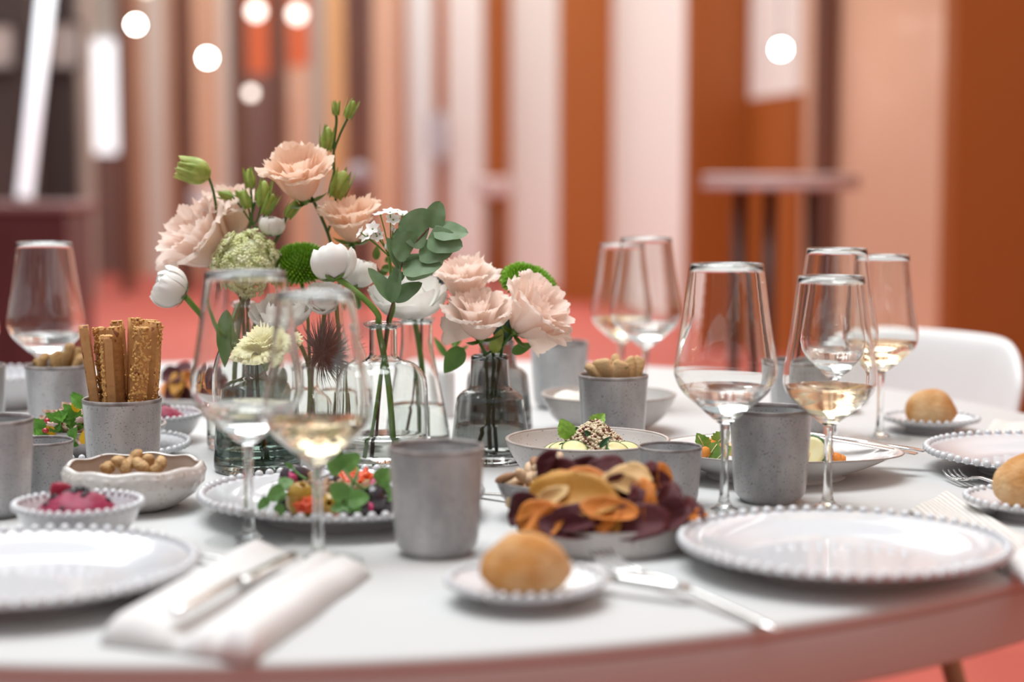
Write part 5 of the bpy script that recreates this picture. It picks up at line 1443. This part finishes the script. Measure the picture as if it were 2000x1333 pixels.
for i, (px, py, dd, s) in enumerate([(645, 965, -0.03, (0.012, 0.009, 0.008)), (625, 955, -0.01, (0.012, 0.010, 0.008)), (662, 960, -0.02, (0.012, 0.009, 0.008)), (690, 965, -0.02, (0.014, 0.01, 0.009)), (612, 950, 0.01, (0.012, 0.009, 0.009)), (700, 960, 0.0, (0.016, 0.012, 0.009))]):
    lump('mushroom_piece', mat('mushroom', (0.34, 0.20, 0.10), 0.5, col2=(0.22, 0.11, 0.06), scale=80), px, py, dd, s, i * 1.3, (0.1, -0.4, 0.9), 'brown mushroom piece in the salad on the beaded plate', 'mushroom', 'mushroom pieces')
def shoot(pts, leaves, lab):
    base = Vector(pts[0])
    t_ = thing('pea_shoot', base, lab, 'pea shoot')
    obj('stem', tube([Vector(p) - base for p in pts], [0.0015] * (len(pts) - 1) + [0.0007], 6, smooth=4), M_pea, t_)
    for (px, py, dd, al, nr, L, wd) in leaves:
        leaf(t_, W(px, py, SY + dd), al, nr, L, wd, M_pea, 0.15, 0.1, tip=0.85, ex=0.6)
    return t_
s1 = shoot([W(618, 948, SY - 0.04), W(575, 960, SY - 0.06), W(552, 970, SY - 0.07), W(540, 990, SY - 0.075)],
           [(557, 958, -0.066, (-0.85, -0.2, -0.35), (-0.2, -0.8, 0.5), 0.018, 0.0085), (545, 950, -0.06, (0.6, 0.2, 0.25), (0, -0.6, 0.8), 0.014, 0.007), (525, 975, -0.072, (-0.6, -0.2, -0.5), (-0.2, -0.8, 0.5), 0.013, 0.005), (545, 985, -0.075, (0.1, -0.2, -0.8), (-0.2, -0.8, 0.3), 0.014, 0.005)],
           'pea shoot with curling tendrils hanging over the empty side of the salad plate')
for (a, b, c) in [((525, 978), (510, 990), (500, 985)), ((530, 975), (512, 975), (520, 960)), ((520, 985), (505, 1000), (512, 1003)), ((540, 955), (530, 948), (536, 942)), ((525, 990), (515, 1003), (530, 1006))]:
    q = [W(*a, SY - 0.073) - s1.location, W(*b, SY - 0.074) - s1.location, W(*c, SY - 0.073) - s1.location]
    obj('tendril', tube(q, 0.0004, 5, smooth=5), M_pea, s1)
shoot([W(742, 942, SY - 0.045), W(712, 955, SY - 0.065), W(690, 940, SY - 0.065), W(670, 915, SY - 0.055), W(664, 898, SY - 0.05)],
      [(668, 920, -0.058, (-0.7, -0.1, 0.5), (0.2, -0.9, 0.2), 0.016, 0.008), (668, 915, -0.055, (0.7, 0, 0.55), (-0.2, -0.9, 0.2), 0.020, 0.0085), (738, 945, -0.05, (0.5, -0.1, 0.6), (-0.3, -0.9, 0.2), 0.018, 0.009), (735, 955, -0.055, (0.7, -0.2, -0.4), (0, -0.8, 0.5), 0.018, 0.009), (664, 900, -0.05, (-0.5, 0, 0.8), (0, -0.9, 0.2), 0.012, 0.006)],
      'long pea shoot arching up from the middle of the olive salad')
shoot([W(700, 915, SY - 0.04), W(692, 940, SY - 0.06), W(678, 970, SY - 0.075), W(672, 995, SY - 0.078)],
      [(676, 972, -0.076, (-0.6, -0.1, 0.55), (0.2, -0.9, 0.2), 0.018, 0.009), (678, 978, -0.077, (0.75, -0.1, 0.15), (0, -0.8, 0.5), 0.020, 0.009), (672, 990, -0.078, (0.8, -0.1, -0.1), (0, -0.7, 0.6), 0.016, 0.005), (672, 990, -0.078, (-0.8, -0.1, -0.1), (0, -0.7, 0.6), 0.012, 0.005)],
      'pea shoot with round leaves standing at the front of the olive salad')
shoot([W(600, 938, SY - 0.02), W(580, 925, SY - 0.015), W(565, 905, SY - 0.01)], [(572, 915, -0.012, (-0.7, 0, 0.5), (0, -0.9, 0.2), 0.008, 0.002)], 'thin pea shoot stalk reaching towards the dark green vase')

# ---------------------------------------------------------------- vegetables in the oval bowl
M_veg = mat('orange_vegetable', (0.68, 0.20, 0.025), 0.45, col2=(0.78, 0.30, 0.06), scale=60, bump=0.3, bscale=200)
M_lett = mat('lettuce', (0.10, 0.28, 0.03), 0.45, col2=(0.30, 0.45, 0.12), scale=50, transl=0.3)
M_pasta = mat('potato_piece', (0.80, 0.52, 0.24), 0.45, col2=(0.84, 0.60, 0.34), scale=50)
def cube_vf(s, seed):
    V, Fc = box(-s, s, -s * 0.7, s * 0.7, -s * 0.6, s * 0.6, s * 0.25)
    return [(x * (1 + 0.2 * noise.noise(Vector((x * 90, y * 90, seed)))), y * (1 + 0.2 * noise.noise(Vector((z * 90, y * 90, seed)))), z) for x, y, z in V], Fc
for i, (px, py, dd, s, m) in enumerate([(1395, 888, -0.03, 0.009, M_veg), (1388, 880, -0.02, 0.009, M_veg), (1402, 895, -0.04, 0.010, M_veg), (1575, 902, -0.06, 0.010, M_pasta), (1598, 905, -0.055, 0.010, M_veg), (1612, 908, -0.05, 0.009, M_veg), (1592, 880, -0.03, 0.010, M_veg), (1602, 888, -0.045, 0.009, M_pasta), (1560, 895, -0.05, 0.011, M_veg),
                                        (1480, 890, -0.03, 0.011, M_veg), (1510, 885, -0.01, 0.011, M_pasta), (1450, 885, -0.02, 0.011, M_veg), (1540, 885, 0.0, 0.011, M_veg), (1430, 890, -0.03, 0.01, M_pasta), (1624, 908, -0.055, 0.010, M_veg), (1608, 896, -0.06, 0.010, M_pasta), (1572, 886, -0.045, 0.011, M_veg), (1636, 910, -0.045, 0.008, M_veg), (1370, 896, -0.05, 0.009, M_veg)]):
    p = W(px, py - 11, OB.y + dd)
    o = obj('vegetable_piece', cube_vf(s, i * 1.9), m, mtx=T(p) @ RZ(i * 1.1) @ RX(0.4 * math.sin(i)))
    tag(o, ('orange roast vegetable piece' if m is M_veg else 'pale roast potato piece') + ' in the oval serving bowl', 'vegetable', 'orange pieces in the oval bowl' if m is M_veg else 'potato pieces in the oval bowl')
courg('c', W(1585, 884, OB.y - 0.062), (-0.5, -0.8, 0.3), 0.3, 1.45, 'courgette slice standing on edge in the oval serving bowl', None)
for i, (px, py, dd, al) in enumerate([(1378, 882, -0.03, (-0.3, -0.3, 0.7)), (1395, 872, -0.02, (0.5, -0.2, 0.6)), (1380, 898, -0.045, (0.4, -0.2, 0.7)), (1398, 900, -0.05, (0.4, -0.3, 0.5))]):
    t_ = thing('lettuce_leaf', W(px, py, OB.y + dd), 'bright lettuce leaf in the oval serving bowl', 'lettuce', 'lettuce leaves in the oval bowl')
    obj('blade', xf(leaf_vf(0.022, 0.009, 0.3, 0.2, 0.1), leaf_mtx((0, 0, 0), al, (0, -0.8, 0.5))), M_lett, t_)
    obj('midrib', xf(tube([(0, 0, 0.0008), (0, 0.01, 0.0002), (0, 0.019, -0.0028)], 0.0006, 5), leaf_mtx((0, 0, 0), al, (0, -0.8, 0.5))), M_zuc, t_)

# ---------------------------------------------------------------- leafy salad on the left
o = obj('grain_salad', xf(ball(0.060, 0.060, 0.026, 40, 20, bumpy=0.45, freq=260), T((0, 0, 0))), mat('red_grain_salad', (0.16, 0.06, 0.04), 0.6, col2=(0.46, 0.29, 0.19), scale=220, lo=0.4, hi=0.6), loc=SB + Vector((0, 0, 0.030)))
tag(o, 'mixed red grain salad in the shallow grey bowl', 'salad')
lr = random.Random(15)
M_lett2 = mat('salad_leaf', (0.07, 0.22, 0.02), 0.45, col2=(0.16, 0.38, 0.05), scale=50, transl=0.3)
LM = new_mesh('salad_leaf', leaf_vf(0.026, 0.009, 0.35, 0.3, 0.14), M_lett2)
for i in range(46):
    px = lr.uniform(78, 168); py = lr.uniform(790, 872) if px > 115 else lr.uniform(825, 872)
    dd = lr.uniform(-0.075, -0.04)
    o = put('salad_leaf', LM, mtx=leaf_mtx(W(px, py + 6, SB.y + dd), (lr.uniform(-0.9, 0.6), -0.2, lr.uniform(0.0, 0.9)), (lr.uniform(-0.4, 0.4), -0.8, 0.6)) @ Matrix.Scale(lr.uniform(0.45, 0.85), 4))
    tag(o, 'small green salad leaf in the shallow grey bowl', 'leaf', 'leaves of the left salad')
YP = new_mesh('yellow_petal', leaf_vf(0.016, 0.0042, 0.3, 0.1), mat('yellow_petal', (0.85, 0.50, 0.01), 0.5, transl=0.2))
for (px, py, dd, al) in [(152, 806, -0.066, (-0.25, -0.1, 0.9)), (102, 852, -0.07, (-0.1, -0.2, 0.6)), (163, 868, -0.075, (0.1, -0.2, 0.7)), (92, 858, -0.066, (0.4, -0.2, 0.4))]:
    o = put('yellow_petal', YP, mtx=leaf_mtx(W(px, py, SB.y + dd), al, (0.2, -0.9, 0.2)))
    tag(o, 'yellow edible petal in the shallow grey bowl of salad', 'petal', 'yellow petals of the left salad')
RP = new_mesh('pomegranate_seed', ball(0.0038, 0.0034, 0.003, 8, 6), mat('pomegranate', (0.40, 0.02, 0.03), 0.2, coat=0.4))
RD = new_mesh('radish_piece', ball(0.006, 0.0045, 0.0018, 12, 8, bumpy=0.8, freq=400), mat('radish', (0.78, 0.66, 0.58), 0.4, col2=(0.66, 0.42, 0.4), scale=100))
for i in range(10):
    o = put('pomegranate_seed', RP, mtx=T(W(lr.uniform(85, 165), lr.uniform(815, 868), SB.y + lr.uniform(-0.078, -0.055)))); tag(o, 'dark red pomegranate seed in the shallow grey bowl of salad', 'seed', 'pomegranate seeds')
for i in range(5):
    o = put('radish_piece', RD, mtx=T(W(lr.uniform(95, 160), lr.uniform(815, 868), SB.y + lr.uniform(-0.078, -0.055))) @ rot(lr)); tag(o, 'pale pink radish piece in the shallow grey bowl of salad', 'radish', 'radish pieces')

# ---------------------------------------------------------------- cutlery
M_steel = mat('polished_steel', (0.80, 0.80, 0.79), 0.16, metal=1.0)
def strip(pts, half, thick):
    """bar through points (x, z) along local X with half widths"""
    V, Fc = [], []
    for (x, z), w in zip(pts, half):
        V += [(x, -w, z), (x, w, z), (x, w * 0.45, z + thick), (x, -w * 0.45, z + thick)]
    for i in range(len(pts) - 1):
        a, b = i * 4, i * 4 + 4
        for k in range(4):
            Fc.append((a + k, a + (k + 1) % 4, b + (k + 1) % 4, b + k))
    n = len(V)
    Fc.append((3, 2, 1, 0)); Fc.append((n - 4, n - 3, n - 2, n - 1))
    return V, Fc
def fork_vf(L):
    h = strip([(0, 0.0), (0.02, 0.001), (L * 0.35, 0.004), (L * 0.55, 0.006), (L * 0.66, 0.005), (L * 0.72, 0.002), (L * 0.78, 0.001)], [0.0048, 0.0050, 0.0036, 0.0028, 0.0034, 0.009, 0.0108], 0.0022)
    tn = [shift(strip([(L * 0.775, 0.001), (L * 0.86, 0.0015), (L * 0.94, 0.004), (L, 0.009)], [0.0017, 0.0016, 0.0014, 0.0008], 0.0018), (0, y, 0)) for y in (-0.0088, -0.0030, 0.0030, 0.0088)]
    return h, join(*tn)
def spoon_vf(L):
    h = strip([(0, 0.0), (0.02, 0.001), (L * 0.35, 0.004), (L * 0.6, 0.006), (L * 0.72, 0.005)], [0.0048, 0.0050, 0.0036, 0.0028, 0.0036], 0.0022)
    V, Fc = lathe(smooth_prof([(0, 0.0008), (0.5, 0.0014), (0.85, 0.0045), (1, 0.0075), (0.97, 0.0078), (0.8, 0.0052), (0.45, 0.0024), (0, 0.002)], 3), 32)
    b = ([(L * 0.85 + x * 0.029, y * 0.0195, z) for x, y, z in V], Fc)
    return h, b
def knife_vf(L):
    h = strip([(0, 0.0), (0.02, 0.0005), (L * 0.45, 0.001), (L * 0.5, 0.001)], [0.0052, 0.0056, 0.0046, 0.004], 0.005)
    b = strip([(L * 0.5, 0.001), (L * 0.56, 0.001), (L * 0.9, 0.001), (L, 0.001)], [0.004, 0.009, 0.0088, 0.002], 0.0016)
    return h, b
def cutlery(name, parts, names, a, b, lab, cat, roll=0.0):
    """lay a piece with its handle end at a and its tip at b (world points)"""
    ax = (b - a).normalized()
    z = Vector((0, 0, 1)); z = (z - ax * z.dot(ax)).normalized(); y = z.cross(ax)
    R = Matrix((ax, y, z)).transposed().to_4x4() @ RX(roll)
    t_ = thing(name, a, lab, cat)
    for nm, p in zip(names, parts):
        obj(nm, xf(p, R), M_steel, t_)
    return t_
a = G(1522, 1235, 0.001); b = G(1170, 1098, 0.006)
cutlery('fork', fork_vf((b - a).length), ('handle', 'tines'), a, b, 'steel fork lying between the bread plate and the large empty plate', 'fork')
a = G(1345, 1158, 0.009); b = G(1060, 1122, 0.009)
cutlery('knife', knife_vf((b - a).length), ('handle', 'blade'), a + Vector((0, 0, 0.001)), b, 'steel knife lying across the fork behind the bread plate', 'knife')
a = G(545, 1110, 0.0); b = G(392, 1100, 0.0)
cutlery('spoon', spoon_vf(0.15), ('handle', 'spoon_bowl'), G(600, 1120, 0.001), G(395, 1102, 0.001), 'steel spoon lying between the empty plate and the white napkin', 'spoon')
cutlery('spoon', spoon_vf(0.16), ('handle', 'spoon_bowl'), at(880, 1.70, 0.001), at(985, 1.655, 0.001), 'steel spoon lying behind the front grey cup beside the nut bowl', 'spoon')
a = W(2010, 965, 1.60); b = G(1858, 936, 0.001)
cutlery('fork', fork_vf(0.17), ('handle', 'tines'), b + (a - b).normalized() * 0.17, b, 'steel fork tipped against the bread plate near the linen napkin', 'fork')
bend = OB + Vector((0, 0, 0.034))
e1 = W(1790, 888, 1.80); e0 = W(1570, 862, 1.86)
dv = (e0 - e1).normalized()
cutlery('serving_fork', [xf(q, Matrix.Diagonal((1, 1.4, 0.85, 1))) for q in fork_vf(0.19)], ('handle', 'tines'), e1, e1 + dv * 0.19, 'steel serving fork resting across the oval bowl', 'fork')
e1 = W(1806, 882, 1.835); e0 = W(1570, 856, 1.885)
dv = (e0 - e1).normalized()
cutlery('serving_spoon', [xf(q, Matrix.Diagonal((1, 1.4, 0.85, 1))) for q in spoon_vf(0.20)], ('handle', 'spoon_bowl'), e1, e1 + dv * 0.20, 'steel serving spoon resting across the oval bowl beside the serving fork', 'spoon')
cutlery('spoon', spoon_vf(0.15), ('handle', 'spoon_bowl'), at(1690, 2.42, 0.001), at(1652, 2.30, 0.001), 'steel spoon lying behind the far wine glasses', 'spoon')

# ---------------------------------------------------------------- napkins
M_nap = mat('white_napkin', (0.72, 0.71, 0.70), 0.85, col2=(0.68, 0.67, 0.66), scale=120, bump=0.15, bscale=600, sheen=0.2)
def striped(name, c1, c2, n):
    m = bpy.data.materials.new(name)
    m.use_nodes = True
    N, L = nodes(m)
    p = N['Principled BSDF']; p.inputs['Roughness'].default_value = 0.9
    tc = N.new('ShaderNodeTexCoord')
    wv = N.new('ShaderNodeTexWave'); wv.inputs['Scale'].default_value = n; wv.inputs['Distortion'].default_value = 1.2; wv.inputs['Detail'].default_value = 3
    wv.bands_direction = 'X'
    L.new(tc.outputs['Object'], wv.inputs['Vector'])
    rp = N.new('ShaderNodeValToRGB'); rp.color_ramp.elements[0].color = (*c1, 1); rp.color_ramp.elements[1].color = (*c2, 1)
    L.new(wv.outputs['Fac'], rp.inputs['Fac']); L.new(rp.outputs['Color'], p.inputs['Base Color'])
    return m
M_linen = striped('striped_linen', (0.52, 0.48, 0.44), (0.74, 0.71, 0.67), 60)
def napkin(c00, c10, c11, c01, hfun, m, lab, nu=40, nv=30, name='napkin'):
    """cloth over four table points; hfun(u, v) height of the folds"""
    V, Fc = [], []
    base = (c00 + c10 + c11 + c01) / 4
    for j in range(nv + 1):
        v = j / nv
        for i in range(nu + 1):
            u = i / nu
            p = (c00 * (1 - u) + c10 * u) * (1 - v) + (c01 * (1 - u) + c11 * u) * v
            e = min(1, min(u, 1 - u) * 14, min(v, 1 - v) * 14)
            h = 0.0006 + hfun(u, v) * math.sin(e * math.pi / 2) ** 0.6
            w = 0.002 * noise.noise(Vector((u * 5, v * 5, base.x * 9)))
            V.append((p.x - base.x + w, p.y - base.y + w, h))
    n = nu + 1
    for j in range(nv):
        for i in range(nu):
            a = j * n + i
            Fc.append((a, a + 1, a + n + 1, a + n))
    o = obj(name, (V, Fc), m, loc=(base.x, base.y, TZ))
    md = o.modifiers.new('cloth', 'SOLIDIFY'); md.thickness = 0.0012; md.offset = 1
    tag(o, lab, 'napkin')
    return o
def front_folds(u, v):
    g = math.exp(-((u - 0.50) / 0.05) ** 2)
    g2 = math.exp(-((u - 0.76) / 0.04) ** 2)
    return 0.0155 + 0.004 * math.sin(u * 9 + v * 1.5) - 0.0085 * g * (0.5 + 0.5 * v) - 0.006 * g2 + 0.003 * noise.noise(Vector((u * 3, v * 3, 1)))
n1, n2, n3, n4 = G(196, 1262), G(490, 1300), G(722, 1128), G(505, 1092)
napkin(n1, n2, n3, n4, front_folds, M_nap, 'thick folded white napkin with a knife laid along it')
# knife and fork laid on the white napkin
ka = n1.lerp(n2, 0.44) + (n4 - n1) * 0.06 + Vector((0, 0, 0.021)); kb = n4.lerp(n3, 0.52) + Vector((0, 0, 0.019))
cutlery('knife', knife_vf(0.205), ('handle', 'blade'), ka, ka + (kb - ka).normalized() * 0.205, 'steel knife laid along the thick folded white napkin', 'knife')
napkin(G(1775, 1003), G(1962, 1122), G(2012, 1066), G(1845, 966), lambda u, v: 0.0045 + 0.0015 * math.sin(v * 7), M_linen, 'striped grey linen napkin lying between the large empty plate and the bread roll')
napkin(G(1913, 868), G(2090, 888), G(2105, 852), G(1936, 836), lambda u, v: 0.010 + 0.001 * math.sin(u * 20), M_linen, 'folded linen napkin lying behind the empty plate near the chair')
napkin(G(1960, 1118), G(2060, 1185), G(2110, 1110), G(2020, 1066), lambda u, v: 0.008, M_nap, 'white napkin lying against the end of the striped linen one')
